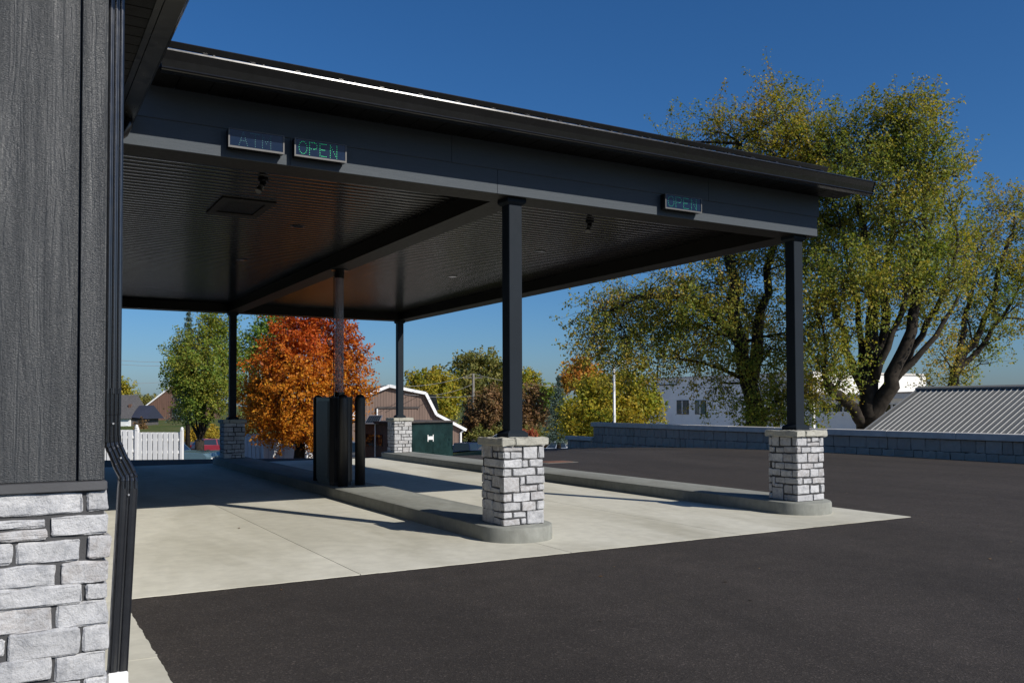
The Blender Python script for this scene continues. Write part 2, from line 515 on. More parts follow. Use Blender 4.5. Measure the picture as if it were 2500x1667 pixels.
# ------------------------------------------------------------------ the ground
_EX = [-60, -2.7, .2, 2.6, 7.2, 9.5, 12.4, 17.7, 60]
_EY = [34, 18.5, 17.3, 16.2, 14.8, 14.5, 14.6, 9.5, 6.0]
def edge_y(x): return np.interp(x, _EX, _EY)
def tz(x, y):
    """Height of the land: a level forecourt, a bank behind it, lower ground beyond."""
    x = np.asarray(x, float); y = np.asarray(y, float)
    t = y - edge_y(x)
    t = np.where(t > 0, t, 0.0)
    k = np.clip((x - 13.0) / 4.0, 0, 1)
    s = np.interp(x, [-60, 4, 9, 14, 16.5, 17.2], [.42, .42, .12, .10, .05, .030])
    ts = np.where(t < 1.5, t*t/3.0, t - .75)
    dep = (x - CAM[0]) * _fw[0] + (y - CAM[1]) * _fw[1]
    p = -np.interp(dep, [0, 28, 33, 50, 80, 110, 200, 320, 4000], [.9, .95, 1.07, 1.8, 2.9, 2.8, 1.0, .3, .3])
    k = np.clip((x - 13.5) / 3.0, 0, 1)
    drop = (1 - k) * s * ts + k * .0027 * t * t
    z = p * (1 - np.exp(-drop / -p))
    low = np.clip((x - 17.95) / .4, 0, 1)
    z = z + low * (np.minimum(np.minimum(z, -1.6), np.where(dep > 28, p, 0)) - z)
    return z
def tzf(x, y): return float(tz(x, y))
def under(x, y):      # how far the earth is dug out below the paved lot
    return .35 if (-31 < x < 17.9 and -43 < y < float(edge_y(x)) + (.2 if x < 10.5 else 14)) else 0.0
def sheet(name, xs, ys, mat, lift, yfun=None, **kw):
    xs = np.asarray(xs, float)
    vs = []; fs = []
    for i, x in enumerate(xs):
        for j, y in enumerate(ys):
            yy = yfun(x, y) if yfun else y
            vs.append((x, yy, tzf(x, yy) + lift - (under(x, yy) if name == 'ground' else 0)))
    n = len(ys)
    for i in range(len(xs)-1):
        for j in range(n-1):
            fs.append((i*n+j, (i+1)*n+j, (i+1)*n+j+1, i*n+j+1))
    b = MB(); b.add(vs, fs)
    return b.build(name, mat, None, smooth=True, **kw)
gx = np.concatenate([[-1500, -700, -350, -200, -120, -80], np.arange(-60, 17.6, 2.0), [17.6, 17.95, 18.1, 18.25, 18.4], np.arange(20, 90, 4), [110, 150, 250, 500, 1500]])
gy = np.concatenate([[-1500, -500, -200, -100, -50], np.arange(-30, 50, 1.6), np.arange(52, 130, 5), [150, 200, 300, 600, 1500]])
sheet('ground', gx, gy, MAT['grass'], -.03, kind='structure', label='grass and earth ground reaching the horizon')
lx = np.concatenate([np.arange(-30, 17.2, 1.0), [17.0, 17.45]])
lx = np.unique(lx)
tt = np.concatenate([np.linspace(0, .9, 26), np.linspace(.91, 1.0, 14)])
def lot_y(x, t):
    end = edge_y(x) + .55 + 16.0 * np.clip((x - 11.5) / 5.0, 0, 1)
    return -42 + (end + 42) * t
sheet('asphalt_lot', lx, tt, MAT['asphalt'], 0.0, lot_y, kind='structure', label='fresh black asphalt lot around the drive-through')
px_ = np.arange(-22, 42, 1.5)
sheet('lower_parking', px_, np.linspace(0, 1, 22), MAT['asphalt_far'], -.005,
      lambda x, t: edge_y(x) + 4.5 + 88*t if x < 11 else edge_y(x) + 20 + 74*t, kind='structure', label='older grey parking area below the bank')

sheet('bounce_yard', np.arange(18.6, 70, 3.0), np.arange(-20, 78, 4.0), plain('pale_bounce_ground', (.48, .45, .40), .95, var=.2, vscale=1.5), .012, kind='structure', label='unseen pale yard behind the block wall, added to bounce sunlight')  # unseen pale ground, added to bounce sunlight onto the white building
# ------------------------------------------------------------------ concrete drive slab and apron
X_APR, Y_FRONT, Y_BACK, X_RIGHT = -4.34, -1.23, 15.35, 5.61
bed = MB().box(-4.72, X_RIGHT-.02, Y_FRONT+.02, Y_BACK-.02, -.12, -.003)
bed = bed.build('drive_slab', plain('joint_bed', (.09, .085, .075), .9), None, kind='structure', label='pale broomed concrete drive slab under the canopy')  # dark brown-grey bed lying under the panel joints
def panel(x0, x1, y0, y1, rag=None, name='slab_panel', parent=bed):
    """A slab panel; rag lists the sides with a ragged cast edge ('f' front, 'r' right)."""
    g = .004
    r = np.random.default_rng(int(abs(x0*91 + y0*37)) + 3)
    pts = []
    def side(a, b, ragged):
        n = 60 if ragged else 1
        for k in range(n):
            t = k / n
            p = [a[0] + (b[0]-a[0])*t, a[1] + (b[1]-a[1])*t]
            if ragged and 0 < k:
                d = .003 * math.sin(k*.6) + r.normal(0, .0022)
                if ragged == 'f': p[1] += d
                else: p[0] += d
            pts.append(p)
    side((x0+g, y0+g), (x1-g, y0+g), 'f' if rag and 'f' in rag else None)
    side((x1-g, y0+g), (x1-g, y1-g), 'r' if rag and 'r' in rag else None)
    side((x1-g, y1-g), (x0+g, y1-g), None)
    side((x0+g, y1-g), (x0+g, y0+g), None)
    return MB().prism(pts, 'z', -.10, .006).build(name, MAT['slab'], parent)
XJ = [-4.70, -2.33, 0.0, 2.42, X_RIGHT]
YJ = [Y_FRONT, 4.05, 9.7, Y_BACK]
for i in range(4):
    for j in range(3):
        panel(XJ[i], XJ[i+1], YJ[j], YJ[j+1], ('f' if j == 0 else '') + ('r' if i == 3 else ''))
apr = MB().box(-4.72, X_APR-.01, -9.0, Y_FRONT-.004, -.12, -.003).build('apron_strip', plain('joint_bed_apron', (.09, .085, .075), .9), None, kind='structure', label='narrow concrete strip along the stone wall base')  # same dark bed colour below the strip panels
for y0, y1 in ((-9.0, -6.2), (-6.2, -3.1), (-3.1, Y_FRONT)):
    panel(-4.72, X_APR, y0, y1 - .004, 'r', 'strip_panel', apr)

# ------------------------------------------------------------------ concrete islands
def island(cx, half, yc, y_end, label):
    nose = []
    n = 14
    for k in range(n+1):
        a = PI + PI*k/n
        nose.append((cx + half*math.cos(a), yc + half*math.sin(a)))
    tail = []
    for k in range(n+1):
        a = PI*k/n
        tail.append((cx + half*math.cos(a), y_end + half*math.sin(a)))
    # split the long sides so that the top edge can waver a little
    ring = nose[:]
    M_ = 24
    for k in range(1, M_): ring.append((cx+half, yc + (y_end-yc)*k/M_))
    ring += tail
    for k in range(1, M_): ring.append((cx-half, y_end - (y_end-yc)*k/M_))
    r = np.random.default_rng(int(cx*10)+5)
    m = MB(); L = len(ring)
    cxm = cx; vs = []; fs = []
    for (ins, z) in ((.0, -.05), (.0, .15), (.008, .171), (.028, .18)):
        for (x, y) in ring:
            yy = min(max(y, yc), y_end)
            d = Vector((x-cxm, y-yy)); d = d.normalized() if d.length > 0 else d
            w = r.normal(0, .0022) if z > .1 else 0
            vs.append((x - d.x*ins + d.x*w, y - d.y*ins + d.y*w, z))
    for q in range(3):
        for k in range(L):
            k2 = (k+1) % L
            fs.append((q*L+k, q*L+k2, (q+1)*L+k2, (q+1)*L+k))
    fs.append(tuple(3*L+k for k in range(L)))
    m.add(vs, fs)
    o = m.build('concrete_island', MAT['kerb'], None, smooth=True, kind='structure', label=label)
    o.data.set_sharp_from_angle(angle=math.radians(28))
    return o
island(0.0, .445, -.04, 14.95, 'concrete kerb island carrying the teller machine')
island(4.7386, .45, -.04, 14.95, 'concrete kerb island along the outer lane')

# ------------------------------------------------------------------ stone piers
# outlines read off the nearest pier: (u0,u1,v0,v1), u from the front corner, v from the top, both 0..1
def nrm(lst, x0, x1, t0, b0, t1, b1):
    out = []
    for a, b, t, bt in lst:
        u0, u1 = (a-x0)/(x1-x0), (b-x0)/(x1-x0)
        um = (u0+u1)/2; tt0 = t0 + (t1-t0)*um; bb = b0 + (b1-b0)*um
        out.append((min(u0,u1), max(u0,u1), (t-tt0)/(bb-tt0), (bt-tt0)/(bb-tt0)))
    return out
C1F = nrm([(568,705,370,447),(715,892,300,452),(905,975,300,447),(712,777,465,553),(795,962,460,548),(592,865,562,652),(888,980,556,642),
           (675,740,662,758),(752,980,650,752),(680,892,765,842),(908,980,756,830),(590,797,852,962),(806,978,842,945),(700,872,958,1070),(886,974,952,1058),
           (594,750,1086,1150),(760,970,1066,1226),(686,750,1155,1226)], 482, 978, 300, 1250, 292, 1222)
C1L = nrm([(350,432,290,355),(240,342,280,432),(358,402,365,435),(318,360,555,640),(222,316,545,625),(340,435,655,787),(330,430,792,850),(220,330,700,832),
           (228,280,630,690),(288,338,638,700),(285,360,842,930),(220,280,830,918),(352,440,955,1068),(215,345,930,1045),(365,435,1152,1230),(228,362,1040,1220)], 482, 222, 300, 1250, 280, 1190)
# corner stones: v0, v1, length on the front face, length on the left face (fractions of the side)
C1C = [(.0,.068,.45,.17),(.075,.158,.15,.27),(.168,.275,.44,.98),(.285,.38,.19,.43),(.39,.585,.37,.17),(.598,.70,.19,.45),(.71,.815,.40,.16),(.83,.905,.20,.45),(.918,1.0,.39,.17)]
C2F = nrm([(822,880,285,348),(888,992,280,348),(1003,1057,285,405),(820,1003,358,410),(737,868,425,500),(872,1057,418,500),(830,977,510,635),(988,1068,510,628),
           (738,903,650,725),(912,1053,645,715),(862,982,728,838),(978,1068,725,832),(762,878,855,932),(890,1065,848,930),(862,988,950,1060),(1008,1068,945,1055),(908,1060,1075,1160)],
          680, 1062, 285, 1180, 275, 1160)
C2L = nrm([(265,412,265,402),(428,578,280,405),(258,352,412,488),(365,480,420,495),(270,460,505,620),(468,600,512,630),(255,340,622,705),(355,485,635,718),(268,428,720,812),
           (438,595,740,835),(275,348,822,965),(355,490,842,922),(345,465,930,980),(265,465,978,1150),(478,598,950,1068),(480,522,1088,1165)], 678, 262, 290, 1185, 262, 1140)
C2C = [(.0,.135,.36,.18),(.15,.24,.13,.46),(.255,.395,.37,.18),(.405,.50,.13,.45),(.51,.62,.45,.18),(.635,.73,.18,.44),(.745,.885,.43,.17),(.9,1.0,.57,.37)]
def stone_pier(cx, cy, F, Lf, Cn, label, nF=(5, 2, 4), seed=1, extra=None):
    ZT, ZB, H = 1.086, .18, .906
    half = .2706
    t = thing('stone_pier', label, 'stone pier', (cx, cy, .18), 'stone piers under the canopy columns')
    MB().box(cx-half+.013, cx+half-.013, cy-half+.013, cy+half-.013, .175, ZT).build('mortar_core', MAT['mortar'], t)
    r = random.Random(seed)
    g = .0055; TH = .055
    def put(x0, x1, y0, y1, z0, z1, n, sd):
        b, c = rough_stone(x0, x1, y0, y1, z0, z1, n, .0065, .0036, sd)
        b.build('stone', MAT['stone'], t, origin=c)
    W = 2*half
    def spin(q, x0, x1, y0, y1):
        pts = [(x0, y0), (x1, y1)]
        if q: pts = [(-a, -b) for a, b in pts]
        xs = sorted(p[0] for p in pts); ys = sorted(p[1] for p in pts)
        return cx+xs[0], cx+xs[1], cy+ys[0], cy+ys[1]
    k = 0
    for q in (0, 1):
        for v0, v1, lf, ll in Cn:
            k += 1; j = lambda: r.uniform(-.004, .004)
            lf2 = min(lf, .80); ll2 = min(ll, .88)
            a = spin(q, -half + j(), -half + lf2*W, -half + j(), -half + ll2*W)
            put(*a, ZT - v1*H + g, ZT - v0*H - g*.3, nF, seed*1000+k)
        for u0, u1, v0, v1 in F:
            k += 1; o = r.uniform(-.006, .006)
            a = spin(q, -half + u0*W + g*.6, -half + min(u1, 1.0)*W - g*.6 + (.004 if u1 > .95 else 0), -half + o, -half + TH)
            put(*a, max(ZB+.002, ZT - v1*H + g), ZT - v0*H - g*.3, nF, seed*1000+k)
        for u0, u1, v0, v1 in Lf:
            k += 1; o = r.uniform(-.006, .006)
            u1 = min(u1, .895)
            if u1 - u0 < .05: continue
            a = spin(q, -half + o, -half + TH, -half + u0*W + g*.6, -half + u1*W - g*.6)
            put(*a, max(ZB+.002, ZT - v1*H + g), ZT - v0*H - g*.3, (2, 5, 4), seed*1000+k)
    hc = .3102
    b, c = rough_stone(cx-hc+.17, cx+hc, cy-hc, cy+hc, ZT+.004, ZT+.094, (12, 12, 4), .010, .0045, seed*77+1)
    b.build('cap_stone', MAT['cap'], t, origin=c)
    b, c = rough_stone(cx-hc, cx-hc+.166, cy-hc+.002, cy+hc-.003, ZT+.003, ZT+.093, (4, 12, 4), .010, .0045, seed*77+2)
    # the cap is two slabs with one joint across the left edge
    b.build('cap_stone', MAT['cap'], t, origin=c)
    return t
WX, LY = 4.7386, 14.7453
flip = lambda L: [(u0, u1, 1-v1, 1-v0) for u0, u1, v0, v1 in L]
flipc = lambda L: [(1-v1, 1-v0, a, b) for v0, v1, a, b in L][::-1]
stone_pier(0, 0, C1F, C1L, C1C, 'pale stone pier nearest the viewer on the middle island nose', (6, 2, 4), 1)
stone_pier(WX, 0, C2F, C2L, C2C, 'pale stone pier on the outer island nose at right', (5, 2, 4), 2)
stone_pier(0, LY, flip(C2F), flip(C2L), flipc(C2C), 'shaded dark stone pier at the far end of the middle island', (3, 2, 2), 3)
stone_pier(WX, LY, flip(C1F), flip(C1L), flipc(C1C), 'sunlit stone pier at the far end beside the green shed', (3, 2, 2), 4)

# ------------------------------------------------------------------ canopy
canopy = thing('drive_through_canopy', 'black drive-through canopy with metal roof, beams and square columns', 'canopy', (0, 0, 0))
ZB = 3.987; ZC = 4.20
for (cx, cy) in ((0,0), (WX,0), (0,LY), (WX,LY)):
    s = .0875
    c = MB().box(cx-s, cx+s, cy-s, cy+s, 1.182, ZB - .001, .006).build('column', MAT['column'], canopy)
    b = MB()
    h = .135; z = 1.181
    pr = [(h, z), (h, z+.045), (s+.012, z+.075), (s+.004, z+.078)]
    vs = []; fs = []
    for (a, zz) in pr: vs += [(cx-a, cy-a, zz), (cx+a, cy-a, zz), (cx+a, cy+a, zz), (cx-a, cy+a, zz)]
    for q in range(len(pr)-1):
        for k in range(4): fs.append((q*4+k, q*4+(k+1)%4, q*4+4+(k+1)%4, q*4+4+k))
    o = (len(pr)-1)*4; fs.append((o, o+1, o+2, o+3)); fs.append((3,2,1,0))
    b.add(vs, fs).build('column_base', MAT['column'], c)
    b = MB(); pr = [(s+.004, ZB-.075), (s+.012, ZB-.07), (h-.01, ZB-.045), (h-.01, ZB-.002)]
    vs = []; fs = []
    for (a, zz) in pr: vs += [(cx-a, cy-a, zz), (cx+a, cy-a, zz), (cx+a, cy+a, zz), (cx-a, cy+a, zz)]
    for q in range(len(pr)-1):
        for k in range(4): fs.append((q*4+k, q*4+(k+1)%4, q*4+4+(k+1)%4, q*4+4+k))
    o = (len(pr)-1)*4; fs.append((o, o+1, o+2, o+3)); fs.append((3,2,1,0))
    b.add(vs, fs).build('column_cap', MAT['column'], c)
XL, XR = -4.66, 5.0
YF, YB = -.2047, 14.95
# beams (undersides and inner faces)
fb = MB().box(XL, XR-.003, YF+.02, .20, ZB, 4.56).build('front_beam', MAT['beam'], canopy)
MB().box(XL, XR-.003, 14.55, YB-.002, ZB, 4.56).build('back_beam', MAT['beam'], canopy)
MB().box(-.175, .175, .2, 14.55, ZB+.001, 4.5).build('middle_beam', MAT['beam'], canopy)
sb = MB().box(4.60, XR-.006, .2, 14.55, ZB+.001, 4.56).build('side_beam', MAT['beam'], canopy)
MB().box(XL, XL+.2, .2, 14.55, ZB+.002, 4.5).build('wall_beam', MAT['beam'], canopy)
# lapped fascia boards, butt-jointed
def board(x0, x1, y0, y1, z0, z1, parent=fb, mat='fascia'):
    MB().box(x0, x1, y0, y1, z0, z1, .0025).build('fascia_board', MAT[mat], parent)
for x0, x1 in ((XL, -2.71), (-2.707, -.31), (-.307, 5.006)):
    board(x0, x1, YF, YF+.02, ZB-.003, 4.268)
for x0, x1 in ((XL, -.9), (-.897, 2.9), (2.903, 5.03)):
    board(x0, x1, YF-.013, YF+.018, 4.262, 4.57)
for x0, x1 in ((.2-.4, 7.3), (7.303, YB)):
    MB().box(XR-.002, XR+.018, x0 if x0 > 0 else YF+.022, x1, ZB-.003, 4.268, .0025).build('fascia_board', MAT['fascia'], sb)
    MB().box(XR-.002, XR+.03, x0 if x0 > 0 else YF+.02, x1, 4.262, 4.57, .0025).build('fascia_board', MAT['fascia'], sb)
# ceiling boards
ceil = MB().box(XL+.2, 4.60, .2, 14.55, ZC+.046, ZC+.06).build('ceiling', MAT['ceiling'], canopy)
PW = .152
npl = int((14.55 - .2) / PW)
PW = (14.55 - .2) / npl
def plank_mesh(L):
    # a rolled board: rounded face, sharp shadow groove at the lap
    pr = [(0.0, .045)]
    for u, z in ((.02, .020), (.05, .008), (.09, .002), (.16, 0), (.80, 0), (.88, .003), (.94, .010), (.97, .020)):
        pr.append((PW*u, z))
    pr.append((PW-.0005, .045))
    b = MB(); n = len(pr)
    vs = [(0, y, z) for y, z in pr] + [(L, y, z) for y, z in pr]
    b.add(vs, [(i, i+1, n+i+1, n+i) for i in range(n-1)] + [(n-1, 0, n, 2*n-1)])
    me = bpy.data.meshes.new('ceiling_board')
    me.from_pydata(b.v, [], b.f); me.materials.append(MAT['ceiling']); me.polygons.foreach_set('use_smooth', [len(p.vertices) == 4 and 0 < i < 8 for i, p in enumerate(me.polygons)]); me.update()
    return me
for x0, x1 in ((XL+.2, -.175), (.175, 4.60)):
    me = plank_mesh(x1 - x0)
    for k in range(npl):
        o = bpy.data.objects.new('ceiling_board', me)
        link(o, ceil, Vector((x0, .2 + k*PW, ZC)))
# eave soffit, gutter and roof
efr = MB().box(XL+.5, XR+.40, -.698, YF-.014, 4.575, 4.585).build('eave_soffit', MAT['soffit'], canopy)
for k in range(32):
    x0 = -4.12 + k*.298
    if x0 + .298 > XR + .40: break
    MB().box(x0+.003, x0+.292, -.697, YF-.016, 4.564, 4.5745, .002).build('soffit_panel', MAT['soffit'], efr)
GX0, GX1 = -4.02, 5.455
gp = [(-.70, 4.528), (-.70, 4.690), (-.712, 4.690), (-.712, 4.536), (-.795, 4.536), (-.838, 4.690), (-.846, 4.704),
      (-.849, 4.702), (-.8512, 4.687), (-.842, 4.680), (-.815, 4.610), (-.796, 4.556), (-.816, 4.549), (-.8225, 4.536), (-.814, 4.526), (-.80, 4.522), (-.705, 4.522)]
g = MB().prism(gp[::-1], 'x', GX0, GX1).build('gutter', MAT['gutter'], canopy)
MB().prism([(-.70,4.522),(-.81,4.522),(-.822,4.60),(-.852,4.68),(-.849,4.703),(-.70,4.703)][::-1], 'x', GX1+.0005, GX1+.006).build('gutter_end_cap', MAT['gutter'], g)
SL = math.tan(math.radians(12.0)); RY0, RYM, RZ0 = -.74, 7.37, 4.712
roof = MB()
for sgn in (1, -1):
    ya, yb = (RY0, RYM) if sgn == 1 else (2*RYM-RY0, RYM)
    zr = RZ0 + SL*(RYM-RY0)
    if sgn == 1: roof.add([(GX0,ya,RZ0),(GX1-.03,ya,RZ0),(GX1-.03,yb,zr),(GX0,yb,zr),(GX0,ya,RZ0-.02),(GX1-.03,ya,RZ0-.02),(GX1-.03,yb,zr-.02),(GX0,yb,zr-.02)],
                          [(0,1,2,3),(7,6,5,4),(0,4,5,1),(1,5,6,2),(3,7,4,0)])
    else: roof.add([(GX0,yb,zr),(GX1-.03,yb,zr),(GX1-.03,ya,RZ0),(GX0,ya,RZ0),(GX0,yb,zr-.02),(GX1-.03,yb,zr-.02),(GX1-.03,ya,RZ0-.02),(GX0,ya,RZ0-.02)],
                          [(0,1,2,3),(7,6,5,4),(1,5,6,2),(2,6,7,3),(3,7,4,0)])
rf = roof.build('roof', MAT['roof'], canopy)
MB().prism([(YF, 4.575), (2*RYM-YF, 4.575), (RYM, RZ0+SL*(RYM-RY0)-.05)], 'x', XR-.05, XR+.02).build('gable_wall', MAT['fascia'], canopy)
MB().prism([(-.72,4.575),(-.60,4.575),(RYM,4.575+SL*(RYM+.6)),(2*RYM+.6,4.575),(2*RYM+.72,4.575),(2*RYM+.72,RZ0-.022),(RYM,RZ0+SL*(RYM-RY0)-.022),(-.72,RZ0-.022)], 'x', XR+.395, GX1-.031).build('rake_board', MAT['gutter'], canopy)
for k in range(21):
    x = -3.561 + (k-1)*.449
    rb = MB()
    w, hh = .014, .045
    for sgn in (1,):
        y0, y1 = RY0+.004, RYM
        z0, z1 = RZ0, RZ0 + SL*(RYM-RY0)
        rb.add([(x-w,y0,z0+.001),(x+w,y0,z0+.001),(x+w,y1,z1+.001),(x-w,y1,z1+.001),(x-w*.5,y0,z0+hh),(x+w*.5,y0,z0+hh),(x+w*.5,y1,z1+hh),(x-w*.5,y1,z1+hh)],
               [(4,5,6,7),(0,1,5,4),(1,2,6,5),(3,0,4,7),(2,3,7,6)])
    rb.build('roof_rib', MAT['roof'], rf)
# snow rail clamped on the ribs
ry = -.30; rz = RZ0 + SL*(ry-RY0) + .045
rz = 4.925
rail = MB().prism([(ry, rz), (ry+.02, rz), (ry+.02, rz+.058), (ry-.017, rz+.058), (ry-.020, rz+.050)], 'x', -3.9, 5.12).build('snow_rail', MAT['gutter'], canopy)
for k in range(20):
    x = -3.561 + k*.449
    MB().prism([(ry-.10, 4.835), (ry+.06, 4.865), (ry+.06, rz-.001), (ry-.02, rz-.001)], 'x', x-.022, x+.022).build('rail_clamp', MAT['roof'], rail)

# ------------------------------------------------------------------ LED lane signs
def dots(ch):
    """Stroke dots of a letter in a 0..1 x 0..1 box."""
    P = []
    def ln(a, b, n):
        for i in range(n+1):
            t = i/n; P.append((a[0]+(b[0]-a[0])*t, a[1]+(b[1]-a[1])*t))
    if ch == 'O':
        for i in range(16):
            a = 2*PI*i/16; P.append((.5+.5*math.cos(a), .5+.5*math.sin(a)))
    if ch == 'P':
        ln((0,0),(0,1),7); ln((.2,1),(.6,1),2)
        for i in range(6):
            a = PI/2 - PI*i/5; P.append((.62+.32*math.cos(a), .74+.26*math.sin(a)))
        ln((.2,.48),(.5,.48),1)
    if ch == 'E': ln((0,0),(0,1),7); ln((.18,1),(.8,1),4); ln((.18,.52),(.6,.52),3); ln((.18,0),(.8,0),4)
    if ch == 'N': ln((0,0),(0,1),7); ln((.85,0),(.85,1),7); ln((.15,.85),(.7,.15),4)
    if ch == 'A': ln((0,0),(.45,1),7); ln((.55,.86),(.95,0),6); ln((.3,.35),(.65,.35),2)
    if ch == 'T': ln((0,1),(1,1),6); ln((.5,.85),(.5,0),6)
    if ch == 'M': ln((0,0),(0,1),7); ln((.95,0),(.95,1),7); ln((.16,.8),(.45,.35),3); ln((.6,.55),(.8,.8),2)
    return P
def led_sign(x0, x1, z0, z1, word, label, bright, cw, gap, start):
    yb, yf = YF - .014, -.315
    t = thing('led_sign', label, 'led sign', ((x0+x1)/2, yf, z0), 'LED lane signs on the canopy beam')
    MB().box(x0, x1, yf+.012, yb, z0, z1, .002).build('case', MAT['black_metal'], t)
    fr = MB()
    fr.box(x0-.002, x1+.002, yf-.004, yf+.0115, z0-.004, z0+.014)
    fr.box(x0-.002, x0+.012, yf-.004, yf+.0115, z0+.0145, z1)
    fr.box(x1-.012, x1+.002, yf-.004, yf+.0115, z0+.0145, z1)
    fr.box(x0+.0125, x1-.0125, yf-.004, yf+.0115, z1-.008, z1)
    fr.build('frame', MAT['sign_case'], t)
    MB().box(x0+.0125, x1-.0125, yf+.003, yf+.0118, z0+.0145, z1-.0085).build('window', MAT['sign_glass'], t)
    b = MB(); hgt = (z1 - z0)*.68; zb = z0 + (z1-z0)*.17; cur = x0 + start
    for ch in word:
        for (u, v) in dots(ch):
            cx, cz = cur + u*cw, zb + v*hgt; rr = .0034
            b.add([(cx + rr*math.cos(a*PI/3), yf+.0015, cz + rr*math.sin(a*PI/3)) for a in range(6)], [tuple(range(6))])
        cur += cw + gap
    b.build('lettering', MAT[bright], t)
    return t
led_sign(-3.34, -2.80, 4.062, 4.245, 'ATM', 'LED lane sign reading ATM in dim blue-green dots', 'led_dim', .085, .028, .10)
led_sign(-2.695, -2.155, 4.062, 4.245, 'OPEN', 'LED lane sign reading OPEN, bright green, beside the ATM sign', 'led', .082, .026, .045)
led_sign(2.08, 2.69, 4.055, 4.245, 'OPEN', 'LED lane sign reading OPEN over the outer lane', 'led_mid', .098, .032, .045)

# ------------------------------------------------------------------ ceiling fittings
def lane_camera(x, y, label):
    t = thing('security_camera', label, 'camera', (x, y, ZC), 'cameras under the canopy ceiling')
    MB().lathe([(.055, ZC-.035), (.06, ZC-.02), (.06, ZC-.0005)], x, y, 16).build('mount', MAT['black_metal'], t)
    a = Vector((x+.01, y+.02, ZC-.03)); d = Vector((-.12, -.10, -.20)).normalized()
    MB().tube([a, a+d*.08], .034, 14).build('housing', MAT['black_metal'], t)
    MB().tube([a+d*.0805, a+d*.105], .036, 14).build('band', MAT['steel'], t)
    MB().tube([a+d*.1055, a+d*.17], [.034, .037], 14).build('hood', MAT['sign_case'], t)
lane_camera(-2.60, 1.30, 'small bullet camera on the ceiling of the left lane')
lane_camera(2.10, 1.38, 'small bullet camera on the ceiling of the outer lane')
for (x, y, lb) in ((-1.46, 3.79, 'recessed ceiling light nearest the ceiling hatch'), (-1.46, 7.24, 'recessed ceiling light deeper in the left lane'),
                   (2.78, 3.85, 'recessed ceiling light nearer the front of the outer lane'), (2.79, 7.27, 'recessed ceiling light deeper in the outer lane')):
    t = thing('recessed_light', lb, 'ceiling light', (x, y, ZC), 'recessed ceiling lights')
    MB().lathe([(.10, ZC-.004), (.105, ZC-.0045), (.115, ZC-.001), (.115, ZC-.0003)], x, y, 20).build('trim_ring', MAT['black_metal'], t)
    MB().lathe([(.075, ZC-.009), (.09, ZC-.007), (.09, ZC-.0046)], x, y, 20).build('lens', MAT['glass'], t)
hx0, hx1, hy0, hy1 = -2.83, -2.15, 2.40, 3.45
t = thing('ceiling_hatch', 'square framed hatch in the ceiling of the left lane', 'hatch', ((hx0+hx1)/2, (hy0+hy1)/2, ZC))
fr = MB()
fr.box(hx0, hx1, hy0, hy0+.16, ZC-.016, ZC-.0005); fr.box(hx0, hx1, hy1-.16, hy1, ZC-.016, ZC-.0005)
fr.box(hx0, hx0+.10, hy0+.1605, hy1-.1605, ZC-.016, ZC-.0005); fr.box(hx1-.10, hx1, hy0+.1605, hy1-.1605, ZC-.016, ZC-.0005)
fr.build('frame', MAT['beam'], t)
MB().box(hx0+.101, hx1-.101, hy0+.161, hy1-.161, ZC-.003, ZC-.0006).build('panel', MAT['soffit'], t)

# ------------------------------------------------------------------ teller machine, bollards, tube
BOLL = [(-.185, 6.84, 'black steel bollard at the far left of the teller machine'), (.15, 6.90, 'black steel bollard half hidden behind the teller machine'),
        (-.195, 5.43, 'black steel bollard in front of the teller machine, island side'), (.135, 5.50, 'black steel bollard at the outer right of the teller machine')]
for x, y, lb in BOLL:
    pr = [(.088, .18), (.088, 1.66)] + [(.088*math.cos(a), 1.66 + .085*math.sin(a)) for a in np.linspace(.2, 1.5, 6)]
    b = MB().lathe(pr, x, y, 20).build('bollard', plain('bollard_black', (.011, .011, .012), .45) if 'bollard_black' not in bpy.data.materials else bpy.data.materials['bollard_black'], None, origin=(x, y, .18), smooth=True,
        label=lb, cat='bollard', group='bollards round the teller machine')
MAT['machine'] = plain('machine_black', (.012, .012, .014), .36, var=.06)
MAT['machine_grey'] = plain('machine_grey', (.030, .030, .033), .45, var=.06)
t = thing('teller_machine', 'tall black drive-up teller machine between four bollards', 'teller machine', (0, 6.15, .18))
my0, my1 = 5.60, 6.70
out = [(-.30, my0), (.02, my0), (.045, my0+.04), (.20, my1-.15), (.12, my1), (-.20, my1), (-.355, my1-.30), (-.355, my0+.08)]
MB().prism(out, 'z', .24, 1.68).build('cabinet', MAT['machine'], t)
MB().prism([(-.1+(x+.1)*.94, 6.15+(y-6.15)*.95) for x, y in out], 'z', .18, .2395).build('plinth', MAT['machine_grey'], t)
MB().prism([(-.1+(x+.1)*1.03, 6.15+(y-6.15)*1.02) for x, y in out], 'z', 1.6805, 1.70).build('lid', MAT['machine_grey'], t)
MB().box(-.362, -.3555, my0+.14, my1-.36, .30, 1.63, .002).build('side_door', MAT['machine_grey'], t)
for k in range(8):
    x = -.27 + k*.024
    MB().box(x, x+.013, my0-.006, my0-.0005, .78, 1.0).build('vent_slat', MAT['machine_grey'], t)
MB().box(-.3655, -.3622, my0+.18, my0+.26, .33, .40).build('label_plate', MAT['sign_case'], t)
t = thing('pneumatic_tube', 'clear plastic carrier tube rising from the teller machine to the canopy beam', 'tube', (0.0, 6.2, 1.70))
n = 24; tb = MB()
vs = []; fs = []
for rr in (.078, .074):
    for z in (1.78, 3.86):
        for k in range(n): vs.append((rr*math.cos(2*PI*k/n), 6.2 + rr*math.sin(2*PI*k/n), z))
for k in range(n):
    k2 = (k+1) % n
    fs.append((k, k2, n+k2, n+k)); fs.append((2*n+k2, 2*n+k, 3*n+k, 3*n+k2))
tb.add(vs, fs).build('clear_pipe', MAT['tube'], t, smooth=True)
